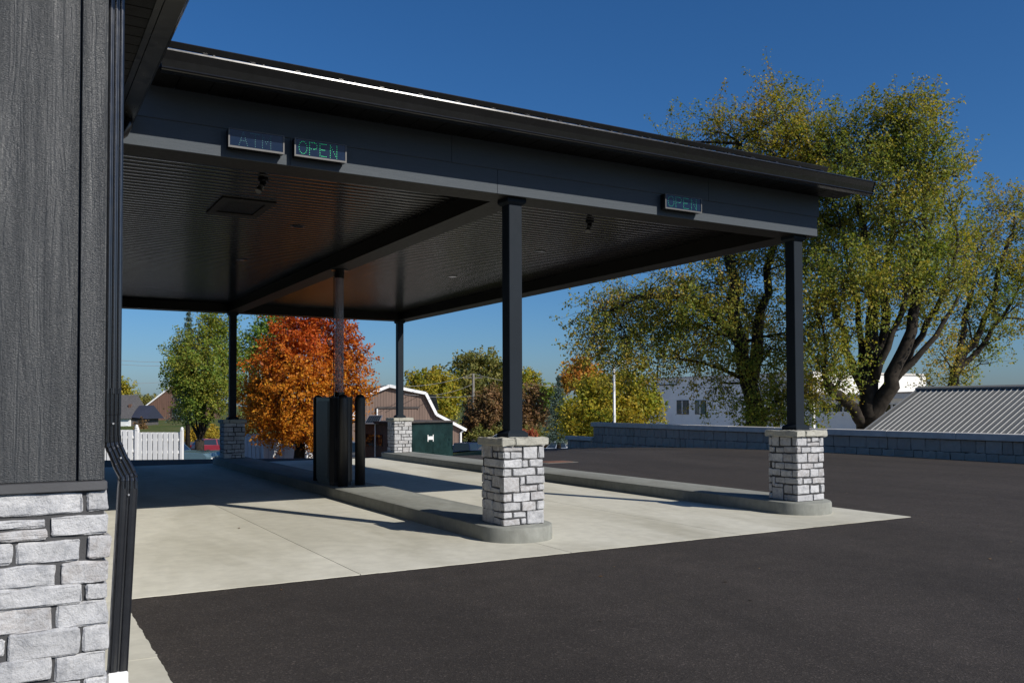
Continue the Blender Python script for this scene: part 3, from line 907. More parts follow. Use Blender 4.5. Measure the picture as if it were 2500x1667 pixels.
MB().lathe([(.086, 1.701), (.086, 1.79)], 0, 6.2, 20).build('lower_collar', MAT['black_metal'], t)
MB().lathe([(.084, 3.83), (.084, 3.97), (.15, 3.972), (.15, 3.986)], 0, 6.2, 20).build('upper_collar', MAT['black_metal'], t)
MB().tube([(-.115, 6.16, 1.70), (-.115, 6.16, 3.985)], .009, 8).build('conduit', MAT['black_metal'], t)

# ------------------------------------------------------------------ bank building at left
BY = -4.0                       # front face of the siding
BX = on_y(245, 700, BY).x - .013       # its right-hand corner
bank = thing('bank_building', 'charcoal board-sided bank building on a pale stone base at left', 'building', (BX-3, 0, 0))
zl = on_y(120, 1109, BY-.07).z
MB().box(BX-9, BX-.005, BY+.02, 16, -.1, 4.3).build('wall', MAT['mortar'], bank)
xg = on_y(184, 600, BY).x
pw = .62
x1 = xg - .004
k = 0
while x1 > BX-3.2:
    MB().box(x1-pw, x1, BY, BY+.0195, zl+.002, 4.29, .002).build('siding_board', MAT['siding'], bank)
    if k: MB().box(x1-.045, x1+.05, BY-.022, BY-.0005, zl+.002, 4.28, .003).build('batten', MAT['siding'], bank)
    x1 -= pw + .003; k += 1
MB().box(xg, BX, BY-.026, BY+.0190, zl+.002, 4.29, .003).build('corner_board', MAT['siding'], bank)
MB().box(BX-.0045, BX+.012, BY+.0195, BY+.14, zl+.002, 4.29, .003).build('corner_board', MAT['siding'], bank)
for k in range(30):
    y0 = BY + .143 + k*.66
    if y0 > 15.5: break
    MB().box(BX-.0045, BX+.004, y0, y0+.656, zl+.002, 4.0, .002).build('siding_board', MAT['siding'], bank)
led_x = on_y(247, 1100, BY-.085).x
MB().box(BX-9, led_x, BY-.085, 15.5, zl-.045, zl, .004).build('water_table', MAT['ledge'], bank)
MB().box(BX-9, led_x-.012, BY-.046, BY-.0005, -.1, zl-.046).build('mortar_bed', MAT['mortar'], bank)
# stones of the front face, read off the photograph (photo px of the 0,1000 enlargement, 2.35x)
def cx_(x): return (x/2.35) * .9408
def cy_(y): return (1000 + y/2.35) * .9408
YS = BY - .065
ST = [(-40,475,463,608),(495,617,445,582),(-60,270,632,684),(-60,278,694,752),(290,622,604,720),(-60,70,770,893),(90,468,752,882),(498,630,718,853),
      (-60,325,893,1025),(347,614,870,998),(-60,473,1012,1132),(488,611,994,1088),(-60,298,1135,1288),(322,612,1103,1246),(-60,28,1316,1420),(42,458,1266,1430),
      (472,622,1236,1387),(-60,297,1430,1568),(310,604,1398,1553),(-60,160,1590,1730),(175,462,1566,1720),(478,616,1536,1660),(-60,330,1745,1900),(345,612,1680,1860)]
stones = 0
def wall_stone(x0, x1, y0, y1, z0, z1, n, sd):
    global stones
    b, c = rough_stone(x0, x1, y0, y1, z0, z1, n, .0075, .0042, sd)
    b.build('stone', MAT['stone_near'], bank, origin=c); stones += 1
rnd = random.Random(5)
sx_end = on_y(248, 1300, YS).x
for i, (a, b, t0, b0) in enumerate(ST):
    xm = cx_((max(a, 0)+b)/2)
    ym = cy_((t0+b0)/2)
    xa = on_y(cx_(a), ym, YS).x; xb = on_y(cx_(b), ym, YS).x
    za = on_y(xm, cy_(b0), YS).z; zb = on_y(xm, cy_(t0), YS).z
    if a < 0: xa = on_y(cx_(-60), 1200, YS).x - .22 + rnd.uniform(.0, .01)
    za = max(za, -.02)
    if zb - za < .02: continue
    corner = b > 590
    wall_stone(xa + .003, xb - .003 + (.006 if corner else 0), YS + rnd.uniform(-.006, .008), BY + (.16 if corner else -.002), za + .003, min(zb - .003, zl-.049), (10, 3, 6) if i < 22 else (4, 2, 3), 4000+i)
# rows continue to the left of the picture and along the side wall
rows = [(zl-.052-h0, zl-.052-h1) for h0, h1 in ((.14,.0),(.28,.15),(.41,.29),(.55,.42),(.67,.56),(.82,.68),(.98,.83),(1.13,.99))]
x_left = on_y(cx_(-60), 1200, YS).x - .22
for z0, z1 in rows:
    x = x_left
    while x > BX - 1.9:
        w = rnd.uniform(.16, .42)
        wall_stone(x-w, x-.014, YS + rnd.uniform(-.006, .008), BY+.018, z0, z1, (4, 2, 3), 6000+stones); x -= w
    y = BY + .178
    while y < 4.2:
        w = rnd.uniform(.25, .55)
        wall_stone(led_x-.09, led_x-.006+rnd.uniform(-.008,.004), y+.014, y+w, z0, z1, (2, 4, 3), 6000+stones); y += w
MB().box(BX-.006, led_x-.03, BY+.10, 15.4, 0, zl-.046).build('stone_backing', MAT['mortar'], bank)
# tinted windows along the side wall
for y0 in (1.0, 5.2, 9.6):
    w = MB().box(BX+.0045, BX+.03, y0, y0+1.9, 1.45, 3.2, .004).build('window', MAT['black_metal'], bank)
    MB().box(BX+.0305, BX+.034, y0+.07, y0+.93, 1.52, 3.13).build('pane', MAT['glass'], w)
    MB().box(BX+.0305, BX+.034, y0+.97, y0+1.83, 1.52, 3.13).build('pane', MAT['glass'], w)
# eave over the side wall
ZE = 4.15
ev = MB().box(BX-.004, -4.19, BY-.4, YF-.02, ZE+.012, ZE+.12).build('eave', MAT['gutter'], bank)
pit = .168
for k in range(26):
    y0 = BY - .395 + k*pit
    if y0 + pit > YF - .02: break
    MB().box(BX+.013, -4.372, y0+.004, y0+pit-.004, ZE, ZE+.0115, .002).build('soffit_panel', MAT['soffit'], ev)
MB().box(-4.3715, -4.33, BY-.4, YF-.021, ZE-.006, ZE+.0118).build('soffit_trim', MAT['gutter'], ev)
gpe = [(-4.322, ZE-.004), (-4.205, ZE-.004), (-4.175, ZE+.035), (-4.18, ZE+.07), (-4.150, ZE+.125), (-4.165, ZE+.125), (-4.19, ZE+.119), (-4.19, ZE+.0115), (-4.322, ZE+.0115)]
MB().prism(gpe, 'y', BY-.42, YF-.03).build('gutter', MAT['gutter'], bank)
MB().add([(-4.16,BY-.42,ZE+.14),(-4.16,16,ZE+.14),(BX-4.5,16,6.4),(BX-4.5,BY-.42,6.4),(BX-9.3,16,ZE+.14),(BX-9.3,BY-.42,ZE+.14)], [(0,1,2,3),(3,2,4,5)]).build('roof', MAT['roof'], bank)
MB().prism([(BX-9, 4.29), (BX-.01, 4.29), (BX-4.5, 6.3)], 'y', BY+.02, BY+.1).build('gable', MAT['siding'], bank)
# elbow where the canopy gutter drains back to the wall
MB().tube([(-4.24, -.42, ZE+.02), (-4.245, -.42, ZE-.06), (-4.28, -.41, ZE-.13), (-4.34, -.40, ZE-.18), (-4.44, -.38, ZE-.20), (-4.6, -.36, ZE-.21)], [.035,.038,.040,.040,.038,.036], 12).build('gutter_elbow', MAT['black_metal'], bank, smooth=True)

# downspout: ribbed rectangular pipe with an offset over the stone base
def ribbed_section(w, d, nr=4):
    """Half-metre pipe section outline: face ribs on the side towards -Y. (a across, b depth)"""
    P = []
    for k in range(nr):
        a0 = -w/2 + w*(k+.08)/nr; a1 = -w/2 + w*(k+.92)/nr
        am = (a0+a1)/2
        P += [(a0, -d/2+.007), (a0+w*.03, -d/2+.002), (a0+w*.07, -d/2-.0005), (am, -d/2-.002), (a1-w*.07, -d/2-.0005), (a1-w*.03, -d/2+.002), (a1, -d/2+.007)]
    P += [(w/2, -d/2+.008), (w/2, d/2), (-w/2, d/2), (-w/2, -d/2+.008)]
    return P
def sweep(path, w, d, yc, nr=4):
    """path: (x, z, scale) in the X-Z plane at depth yc."""
    sec = ribbed_section(w, d, nr); n = len(sec); vs = []; fs = []
    for i, (x, z, s) in enumerate(path):
        p0 = path[max(i-1, 0)]; p1 = path[min(i+1, len(path)-1)]
        t = Vector((p1[0]-p0[0], p1[1]-p0[1]))
        if t.length < 1e-6: t = Vector((0, -1))
        t.normalize(); nx, nz = -t.y, t.x
        for a, b in sec: vs.append((x + nx*a*s, yc + b*s, z + nz*a*s))
    for i in range(len(path)-1):
        for k in range(n):
            k2 = (k+1) % n; fs.append((i*n+k, (i+1)*n+k, (i+1)*n+k2, i*n+k2))
    fs.append(tuple(range(n))); o = (len(path)-1)*n; fs.append(tuple(o+k for k in range(n))[::-1])
    b = MB(); b.add(vs, fs); return b
YD = -3.76
ds = sweep([(-4.676, 4.12, 1), (-4.677, 1.63, 1)], .080, .072, YD, 3).build('downspout', MAT['pipe'], bank)
sweep([(-4.677, 1.66, 1.05), (-4.677, 1.52, 1.05), (-4.677, 1.515, 1.0), (-4.677, 1.40, 1.02)], .078, .072, YD).build('pipe_sleeve', MAT['pipe'], ds)
sweep([(-4.677, 1.405, 1.06), (-4.676, 1.372, 1.06), (-4.675, 1.371, .98), (-4.672, 1.352, 1.08), (-4.671, 1.351, .99), (-4.663, 1.335, 1.10), (-4.662, 1.333, 1.0), (-4.634, 1.262, 1.04), (-4.633, 1.261, 1.10), (-4.606, 1.205, 1.10)], .080, .074, YD).build('upper_elbow', MAT['pipe'], ds)
sweep([(-4.626, 1.245, 1.12), (-4.602, 1.196, 1.12), (-4.601, 1.195, 1.05), (-4.597, 1.178, 1.17), (-4.5965, 1.177, 1.08), (-4.597, 1.160, 1.2), (-4.5972, 1.159, 1.12), (-4.5975, 1.115, 1.2)], .080, .074, YD).build('lower_elbow', MAT['pipe'], ds)
sweep([(-4.5975, 1.118, 1.2), (-4.641, .13, 1.2)], .080, .072, YD, 2).build('lower_pipe', MAT['pipe'], ds)
for (x, z) in ((-4.597, 1.085), (-4.638, 1.285), (-4.677, 1.47)):
    MB().tube([(x, YD-.052, z), (x, YD-.036, z)], .005, 8).build('screw', MAT['steel'], ds)
MB().box(-4.694, -4.592, YD-.056, YD+.05, .055, .142, .008).build('drain_adapter', MAT['pvc'], ds)
MB().box(-4.69, -4.572, YD-.075, YD+.06, -.05, .0545, .008).build('drain_collar', MAT['pvc'], ds)

# ------------------------------------------------------------------ retaining wall
XW = 17.70
rw = thing('retaining_wall', 'long grey block parapet wall with flat coping at the lot edge', 'wall', (XW, 10, 0))
MB().box(XW+.03, XW+.30, -8.0, 23.38, -1.8, .56).build('wall_core', MAT['mortar'], rw)
MB().box(XW+.03, XW+.30, 23.38, 25.5, -1.8, .0).build('wall_core', MAT['mortar'], rw)
rr_ = random.Random(3)
n_b = 0
for ci, (z0, z1) in enumerate(((.19, .54), (-.16, .19), (-.51, -.16))):
    y = -1.0 if ci < 2 else 15.0
    i = 0
    while y < 25.45:
        w = rr_.choice((.28, .33, .43, .46, .46, .62))
        y2 = min(y + w, 25.5)
        if y < 23.39 and y2 > 23.2: y2 = 23.39
        if not (ci == 0 and y >= 23.38) and y2 - y > .08:
            zz0, zz1 = z0 + .006, z1 - .006
            if y >= 23.38 and ci == 1: zz1 = -.02
            b, c = rough_stone(XW + rr_.uniform(-.012, .012), XW+.12, y + (.018 if i % 5 == 0 else .006), y2 - .006, zz0, zz1, (2, 4, 3), .012, .008, 9000+n_b)
            b.build('wall_block', MAT['block'], rw, origin=c); n_b += 1
        y = y2; i += 1
y = -5.06
while y < 23.4:
    y2 = min(y + 2.206, 23.5)
    MB().box(XW-.06 + rr_.uniform(-.006,.006), XW+.36, y+.004, y2-.004, .545, .735 + rr_.uniform(-.006,.006), .012).build('coping_stone', MAT['coping'], rw)
    y = y2
MB().box(XW-.06, XW+.36, 23.51, 25.6, -.105, .06, .012).build('coping_stone', MAT['coping'], rw)

# ------------------------------------------------------------------ grey metal-roofed building behind the wall
XE, YE0 = 18.2, 9.32
XRD, ZRD, ZEV = 20.81, 2.02, .749
sl = (ZRD-ZEV)/(XRD-XE)
grb = thing('metal_roof_shed', 'low building with ribbed grey metal roof behind the block wall', 'shed', (20, 4, -1.6))
MAT['grey_roof'] = plain('grey_roof_sheet', (.165, .165, .155), .5, .0, var=.06)
ylo = -9.0
MB().box(XE+.3, 2*XRD-XE-.3, ylo+.2, YE0-.25, -1.7, ZEV-.1).build('wall', MAT['coping'], grb)
x0e = XE-.35; z0e = ZEV - .35*sl
rs = MB().add([(x0e,ylo,z0e),(XRD,ylo,ZRD),(XRD,YE0,ZRD),(x0e,YE0,z0e),(2*XRD-x0e,ylo,z0e),(2*XRD-x0e,YE0,z0e)], [(0,1,2,3),(1,4,5,2)]).build('roof', MAT['grey_roof'], grb)
yy = YE0 - .22; k = 0
MAT['rib'] = plain('grey_roof_rib', (.30, .30, .29), .45, .0, var=.05)
while yy > -4.5:
    w = .011
    MB().add([(x0e,yy-w,z0e+.001),(x0e,yy+w,z0e+.001),(XRD-.02,yy+w,ZRD-.009),(XRD-.02,yy-w,ZRD-.009),(x0e,yy-w*.5,z0e+.028),(x0e,yy+w*.5,z0e+.028),(XRD-.02,yy+w*.5,ZRD+.018),(XRD-.02,yy-w*.5,ZRD+.018)],
             [(0,3,7,4),(4,7,6,5),(5,6,2,1),(0,4,5,1)]).build('roof_rib', MAT['rib'], rs)
    yy -= .186
MB().prism([(XRD-.14, ZRD+.02), (XRD-.14, ZRD-.03), (XRD+.14, ZRD-.03), (XRD+.14, ZRD+.02), (XRD, ZRD+.075)], 'y', ylo, YE0+.03).build('ridge_cap', MAT['grey_roof'], rs)
MB().add([(x0e,YE0-.06,z0e+.034),(x0e,YE0+.03,z0e+.034),(XRD,YE0+.03,ZRD+.03),(XRD,YE0-.06,ZRD+.03),(x0e,YE0+.03,z0e-.12),(XRD,YE0+.03,ZRD-.12)], [(0,3,2,1),(1,2,5,4)]).build('rake_trim', MAT['rib'], rs)

# ------------------------------------------------------------------ leaf and tree builders
def leaves_object(name, mat, parent, P, sizes, up=.35, out_c=None, aspect=1.5, seed=1, droop=0.0):
    r = np.random.default_rng(seed)
    n = len(P)
    nr = r.normal(size=(n, 3)); nr /= np.linalg.norm(nr, axis=1)[:, None]
    nr[:, 2] += up
    if out_c is not None:
        d = P - out_c; d /= (np.linalg.norm(d, axis=1)[:, None] + 1e-6); nr += d * .55
    nr /= np.linalg.norm(nr, axis=1)[:, None]
    a = r.normal(size=(n, 3)); a[:, 2] -= droop
    t = a - nr * (a * nr).sum(1)[:, None]; t /= (np.linalg.norm(t, axis=1)[:, None] + 1e-6)
    b = np.cross(nr, t)
    L = (sizes * r.uniform(.7, 1.3, n))[:, None]; Wd = L / aspect
    v = np.empty((n, 4, 3))
    v[:, 0] = P; v[:, 1] = P + t*L*.5 + b*Wd*.5 + nr*L*.06; v[:, 2] = P + t*L; v[:, 3] = P + t*L*.5 - b*Wd*.5 + nr*L*.06
    me = bpy.data.meshes.new(name)
    me.vertices.add(n*4); me.vertices.foreach_set('co', v.reshape(-1).astype(np.float32))
    me.loops.add(n*4); me.loops.foreach_set('vertex_index', np.arange(n*4, dtype=np.int32))
    me.polygons.add(n); me.polygons.foreach_set('loop_start', np.arange(0, n*4, 4, dtype=np.int32))
    me.materials.append(mat); me.update(calc_edges=True); me.validate()
    ob = bpy.data.objects.new(name, me)
    return link(ob, parent, Vector((0,0,0)))
def bez(a, b, c, n):
    return [a*(1-t)**2 + b*2*t*(1-t) + c*t*t for t in np.linspace(0, 1, n)]
def tree(name, label, base, blobs, leafmat, lsize, stems=None, trunk_r=.3, shoots=1.0, per=20, slen=1.0, spread=.13, group=None, seed=1, bark='bark',
         up=.35, fork=.35, fill=.5, aspect=1.5, droop=0.0, cat='tree', rise=.6, hang=None, twig_r=.009, twigs=1):
    """A trunk with limbs and a crown of leafy shoots.
    blobs: (centre, (rx,ry,rz), shoots). stems: optional list of (path, r0, r1). hang: height below which shoots hang down."""
    r = np.random.default_rng(seed)
    base = Vector(base)
    t = thing(name, label, cat, base, group)
    tk = MB()
    cen = sum((Vector(b[0]) for b in blobs), Vector((0,0,0))) / len(blobs)
    if stems is None:
        top = base.lerp(cen, fork); top.x = base.x + (top.x-base.x)*.5; top.y = base.y + (top.y-base.y)*.5
        tk.tube([base + Vector((0,0,-.3)), base + Vector((0,0,.15)), base.lerp(top, .5), top], [trunk_r*1.35, trunk_r*1.05, trunk_r*.9, trunk_r*.8], 10)
        starts = [(top, trunk_r*.55)]
    else:
        starts = []
        for path, r0, r1 in stems:
            path = [Vector(p) for p in path]
            # finer, slightly crooked stem
            fine = []; rad = []
            for q in range(len(path)-1):
                for k in range(3):
                    f = k/3; w = 0 if (q == 0 and k == 0) else (path[q+1]-path[q]).length*.035
                    fine.append(path[q].lerp(path[q+1], f) + Vector(r.normal(0, 1, 3))*w); rad.append((r0 + (r1-r0)*((q+f)/(len(path)-1))**.8)*r.uniform(.92, 1.1))
            fine.append(path[-1]); rad.append(r1)
            tk.tube(fine, rad, 10)
            for q in range(1, len(path)): starts.append((path[q], r0 + (r1-r0)*q/(len(path)-1)))
    PTS = []
    for bc, (rx, ry, rz), ncl in blobs:
        bc = Vector(bc); ncl = max(3, int(ncl*shoots))
        st, sr = min(starts, key=lambda s: (s[0]-bc).length + 1.5*max(0, s[0].z - bc.z + .3*rz))
        mid = st.lerp(bc, .5) + Vector(r.normal(0, .10*(bc-st).length, 3)); mid.z += .06*(bc-st).length
        path = bez(st, mid, bc, 8)
        r1 = min(sr*.7, .03 + .016*(bc-st).length)
        tk.tube(path, list(np.linspace(r1, .022, 8)), 6, cap=False)
        d = r.normal(size=(ncl, 3)); d /= np.linalg.norm(d, axis=1)[:, None]
        rad = r.uniform(0, 1, ncl) ** fill
        lump = 1 + .25*np.sin(d @ np.array([5.1, 2.3, 1.7]) + seed) + .18*np.sin(d @ np.array([-3.3, 6.2, 4.1]) + 2*seed)
        cl = np.array(bc) + d * np.minimum(rad*lump, 1.05)[:, None] * np.array([rx, ry, rz])
        nb = max(3, ncl//7)
        subs = []
        for q in range(nb):              # boughs inside the bunch
            e = Vector(cl[q]); s_ = path[int(r.integers(3, 8))]
            m2 = s_.lerp(e, .55) + Vector(r.normal(0, .07*(e-s_).length, 3))
            tk.tube([s_, m2, e], [twig_r*2.4, twig_r*1.7, twig_r], 4, cap=False)
            subs += [m2, e]
        hung = hang is not None and bc.z < hang
        for q in range(ncl):
            c = Vector(cl[q])
            dv = Vector(d[q]) * (.35 + rad[q]*.8) + Vector(r.normal(0, .45, 3))
            dv.z += -.75 if hung else rise
            dv.normalize()
            L = slen * r.uniform(.45, 1.25)
            k = int(per * L / slen * r.uniform(.7, 1.3)) + 3
            tip = c + dv*L; bow = Vector((0, 0, -.16*L if hung else .07*L))
            if q % twigs == 0:
                near = min(subs, key=lambda p: (p-c).length_squared)
                tk.tube([near, c, c.lerp(tip, .5) + bow, tip], [twig_r*1.2, twig_r, twig_r*.7, twig_r*.35], 3, cap=False)
            u = r.uniform(.0, 1.0, k)
            pts = np.array(c)[None] + np.array(dv)[None]*(L*u)[:, None] + np.array(bow)[None]*(4*u*(1-u))[:, None]
            PTS.append(pts + r.normal(size=(k, 3))*spread*(1.15 - .5*u)[:, None])
    tk.build('trunk', MAT[bark], t, smooth=True)
    P = np.concatenate(PTS)
    leaves_object('crown', leafmat, t, P, lsize*r.uniform(.65, 1.3, len(P)), up, np.array(cen), aspect, seed+50, droop)
    return t
def blob(x, y, rx, ry, depth, ncl, dd=0.0, rz_depth=None):
    """An ellipsoid of foliage seen at (x, y) with radii in photo units."""
    mp = MPP(depth)
    return (at(x, y, depth + dd), ((rx*mp), (rz_depth if rz_depth else rx*mp), ry*mp), ncl)
def ground_at(x, depth):
    p = at(x, 934, depth); return Vector((p.x, p.y, tzf(p.x, p.y)))

LEAF = {}
LEAF['maple'] = leaf_mat('autumn_maple_leaf', [(.030,.052,.010),(.075,.098,.016),(.125,.115,.022)], [(.060,.080,.014),(.150,.125,.022),(.185,.115,.026)], .30)
LEAF['maple2'] = leaf_mat('green_maple_leaf', [(.030,.050,.010),(.070,.092,.015),(.118,.112,.020)], [(.058,.080,.014),(.130,.120,.020),(.178,.125,.022)], .30)
def orange_leaf():
    mt = leaf_mat('orange_leaf', [(.27,.088,.008),(.38,.135,.012),(.45,.20,.02)], [(.24,.034,.007),(.34,.066,.010),(.38,.11,.018)], .28, .45, gain=1.55)
    nt = mt.node_tree
    mx = [n for n in nt.nodes if n.type == 'MIX'][0]
    nz = [n for n in nt.nodes if n.type == 'TEX_NOISE'][0]
    g = N(nt, 'ShaderNodeNewGeometry'); sx = N(nt, 'ShaderNodeSeparateXYZ'); nt.links.new(g.outputs['Position'], sx.inputs[0])
    hgt = mth(nt, 'MULTIPLY', mth(nt, 'ADD', sx.outputs[2], -.5), .17)      # the top of the tree has turned redder
    f = ramp(nt, mth(nt, 'ADD', mth(nt, 'MULTIPLY', nz.outputs['Fac'], 1.0), mth(nt, 'ADD', hgt, -.50)), [(.3, 0.0), (.75, 1.0)])
    nt.links.new(f, mx.inputs[0])
    return mt
LEAF['orange'] = orange_leaf()
LEAF['green'] = leaf_mat('green_leaf', [(.028,.060,.010),(.062,.098,.016),(.10,.12,.018)], [(.045,.075,.012),(.11,.115,.018),(.145,.12,.02)], .30)
LEAF['dull'] = leaf_mat('dull_olive_leaf', [(.04,.052,.014),(.075,.08,.022),(.10,.095,.03)], [(.055,.06,.015),(.105,.095,.026),(.125,.095,.03)], .25)
LEAF['yellow'] = leaf_mat('yellow_green_leaf', [(.05,.075,.010),(.12,.125,.015),(.19,.155,.018)], [(.06,.07,.010),(.15,.12,.015),(.20,.14,.018)], .30)
LEAF['shrub'] = leaf_mat('golden_shrub_leaf', [(.09,.085,.010),(.15,.12,.015),(.20,.14,.018)], [(.11,.085,.010),(.18,.12,.015),(.22,.14,.018)], .25)
LEAF['rust'] = leaf_mat('rust_leaf', [(.05,.03,.015),(.08,.045,.02),(.10,.055,.028)], [(.05,.04,.018),(.09,.055,.022),(.11,.06,.03)], .2)
LEAF['spruce'] = leaf_mat('blue_spruce_needle', [(.016,.030,.026),(.030,.048,.042),(.05,.07,.06)], [(.02,.034,.026),(.035,.05,.04),(.05,.066,.056)], .1)
LEAF['burnt'] = leaf_mat('burnt_orange_leaf', [(.14,.05,.012),(.20,.085,.016),(.22,.12,.02)], [(.12,.06,.014),(.17,.10,.018),(.19,.13,.02)], .3)

def conifer(name, label, x, y_apex, y_base, half_w, depth, seed, group=None):
    r = np.random.default_rng(seed)
    mp = MPP(depth)
    apex = at(x, y_apex, depth); base = Vector((apex.x, apex.y, tzf(apex.x, apex.y)))
    zb = at(x, y_base, depth).z
    t = thing(name, label, 'tree', base, group)
    tk = MB().tube([base + Vector((0,0,-.3)), apex], [.22, .02], 8)
    PTS = []
    H = apex.z - zb; R = half_w*mp
    tiers = max(10, int(H/.45))
    for k in range(tiers):
        f = (k + .3)/tiers
        z = apex.z - f*H; rad = R*(f**.85)*r.uniform(.85, 1.1)
        nb = int(7 + 9*f)
        for q in range(nb):
            a = r.uniform(0, 2*PI); L = rad*r.uniform(.7, 1.1)
            tip = Vector((base.x + math.cos(a)*L, base.y + math.sin(a)*L, z - .22*L + r.normal(0, .08)))
            st = Vector((base.x, base.y, z + .1*L))
            if q % 3 == 0: tk.tube([st, tip], [.03, .008], 4, cap=False)
            m_ = int(26 + 70*f)
            tt_ = r.uniform(.15, 1, m_) ** .7
            pts = np.array(st) + (np.array(tip)-np.array(st))*tt_[:, None] + r.normal(size=(m_, 3))*np.array([.13,.13,.09])*(.6+f)
            PTS.append(pts)
    tk.build('trunk', MAT['bark'], t, smooth=True)
    P = np.concatenate(PTS)
    leaves_object('crown', LEAF['spruce'], t, P, np.full(len(P), max(.16, 2.4*mp*2)), .2, None, 2.6, seed+9, .6)
    return t

# ------------------------------------------------------------------ the big maples behind the wall
D1, D2, D3 = 37.0, 34.0, 46.0
b1 = ground_at(1738, D1)
mpl = lambda lst, dep: [blob(x, y + (36 if (y < 345 and x > 1500) else 0), rx, ry, dep, n, dd) for (x, y, rx, ry, n, dd) in lst]
tree('maple_tree', 'tall olive-green maple with drooping left branches behind the canopy', b1,
     mpl([(1385,720,70,66,46,0),(1360,785,48,60,30,-1),(1440,690,80,60,52,1),(1450,800,66,62,44,-1),(1500,660,70,60,40,-1.5),(1540,740,85,76,70,1),(1520,820,56,36,22,-1.5),(1600,660,95,66,72,-1.5),
          (1620,780,84,78,66,-1.5),(1700,700,96,84,78,1.5),(1650,880,50,44,18,-1),(1690,600,105,70,70,0),(1590,320,60,46,13,0),(1540,290,44,34,7,0),(1640,265,66,60,24,0),
          (1700,330,84,70,44,1.5),(1760,250,66,64,40,-1),(1770,350,84,80,62,0),(1830,260,56,56,36,1),(1780,190,34,36,10,0),(1770,800,60,74,50,-1.5),(1740,900,40,44,26,-2),
          (1790,500,105,92,80,1.5),(1600,480,88,66,40,2),(1700,440,95,70,50,2),(1810,900,52,52,44,-3),(1870,880,40,56,32,-3),(1800,960,52,28,26,-3),(1850,340,70,80,44,1),(1860,430,80,80,50,2),(1830,600,90,90,60,1),(1880,300,50,60,24,0),(1850,760,60,70,40,-2)], D1),
     LEAF['maple'], .108, stems=[([b1+Vector((0,0,-.4)), at(1738,960,D1), at(1722,880,D1), at(1700,790,D1-.3), at(1682,700,D1-.4), at(1675,560,D1), at(1680,430,D1), at(1700,330,D1)], .50, .10),
                               ([at(1722,880,D1), at(1745,760,D1+.6), at(1765,620,D1+.8), at(1790,450,D1+.6), at(1810,300,D1)], .30, .07),
                               ([at(1700,790,D1-.3), at(1640,720,D1-.8), at(1560,680,D1-1), at(1470,680,D1-1), at(1400,715,D1-.5)], .22, .05)],
     shoots=1.95, per=33, slen=1.2, spread=.12, seed=21, droop=.5, up=.6, hang=at(1500, 640, D1).z, rise=.8)
b2 = ground_at(1990, D2)
tree('maple_tree', 'broad many-stemmed maple rising over the ribbed grey roof', b2,
     mpl([(2080,260,62,58,36,0),(2130,300,50,66,34,-1),(2030,290,56,56,34,1),(1950,300,60,66,38,1.5),(2120,390,70,66,50,-1),(2040,390,76,70,58,1),(1960,410,84,76,62,-1),(2160,470,52,56,34,1),
          (2080,490,80,76,64,-1.5),(1990,530,92,80,74,1.5),(1900,520,66,76,50,2),(2110,590,82,70,62,0),(2030,640,88,70,64,-1.5),(1940,660,84,70,58,-2),(1880,720,64,66,44,-2),(2180,570,54,54,34,1.5),(2090,680,74,44,26,1.5),
          (2150,660,56,54,36,-1),(1960,760,50,36,12,-2),(2050,750,60,30,10,1),(1900,830,44,50,26,-2),(2130,735,48,34,10,0),(1930,880,40,36,16,-2.5),(2190,400,36,44,14,0),(1880,440,60,70,34,2),(1900,360,60,60,30,2),(1870,620,60,80,40,1),(2100,210,26,30,8,0),(2050,220,26,30,8,0),(2150,230,24,34,8,0)], D2),
     LEAF['maple2'], .105, stems=[([b2+Vector((0,0,-.4)), at(1992,968,D2), at(1995,900,D2), at(2002,820,D2), at(2005,700,D2+.5), at(1990,560,D2+.5), at(1970,420,D2)], .52, .08),
                                ([at(1990,970,D2), at(2040,890,D2-.5), at(2080,800,D2-.8), at(2110,680,D2-.8), at(2130,540,D2-.5), at(2120,400,D2)], .38, .06),
                                ([at(1985,975,D2), at(1940,920,D2-.6), at(1905,890,D2-1), at(1893,860,D2-1.2)], .26, .12),
                                ([at(1994,910,D2), at(1955,830,D2+.3), at(1925,730,D2), at(1900,600,D2)], .24, .06),
                                ([at(2030,905,D2-.3), at(2085,830,D2+.4), at(2135,740,D2+.6), at(2180,640,D2+.6), at(2200,540,D2+.4)], .2, .05),
                                ([at(2010,870,D2-.4), at(2060,760,D2-.8), at(2090,640,D2-.9), at(2100,500,D2-.6)], .16, .05),
                                ([at(2045,885,D2), at(2120,800,D2), at(2190,700,D2), at(2240,610,D2)], .15, .04),
                                ([at(1990,900,D2+.4), at(1972,790,D2+.6), at(1960,660,D2+.8), at(1930,520,D2+.6)], .2, .05),
                                ([at(2000,880,D2), at(2030,800,D2+.6), at(2035,680,D2+.8), at(2050,520,D2+.6), at(2070,380,D2)], .26, .06)],
     shoots=2.1, per=33, slen=1.1, spread=.12, seed=22, up=.6, rise=.9)
b3 = ground_at(2185, D3)
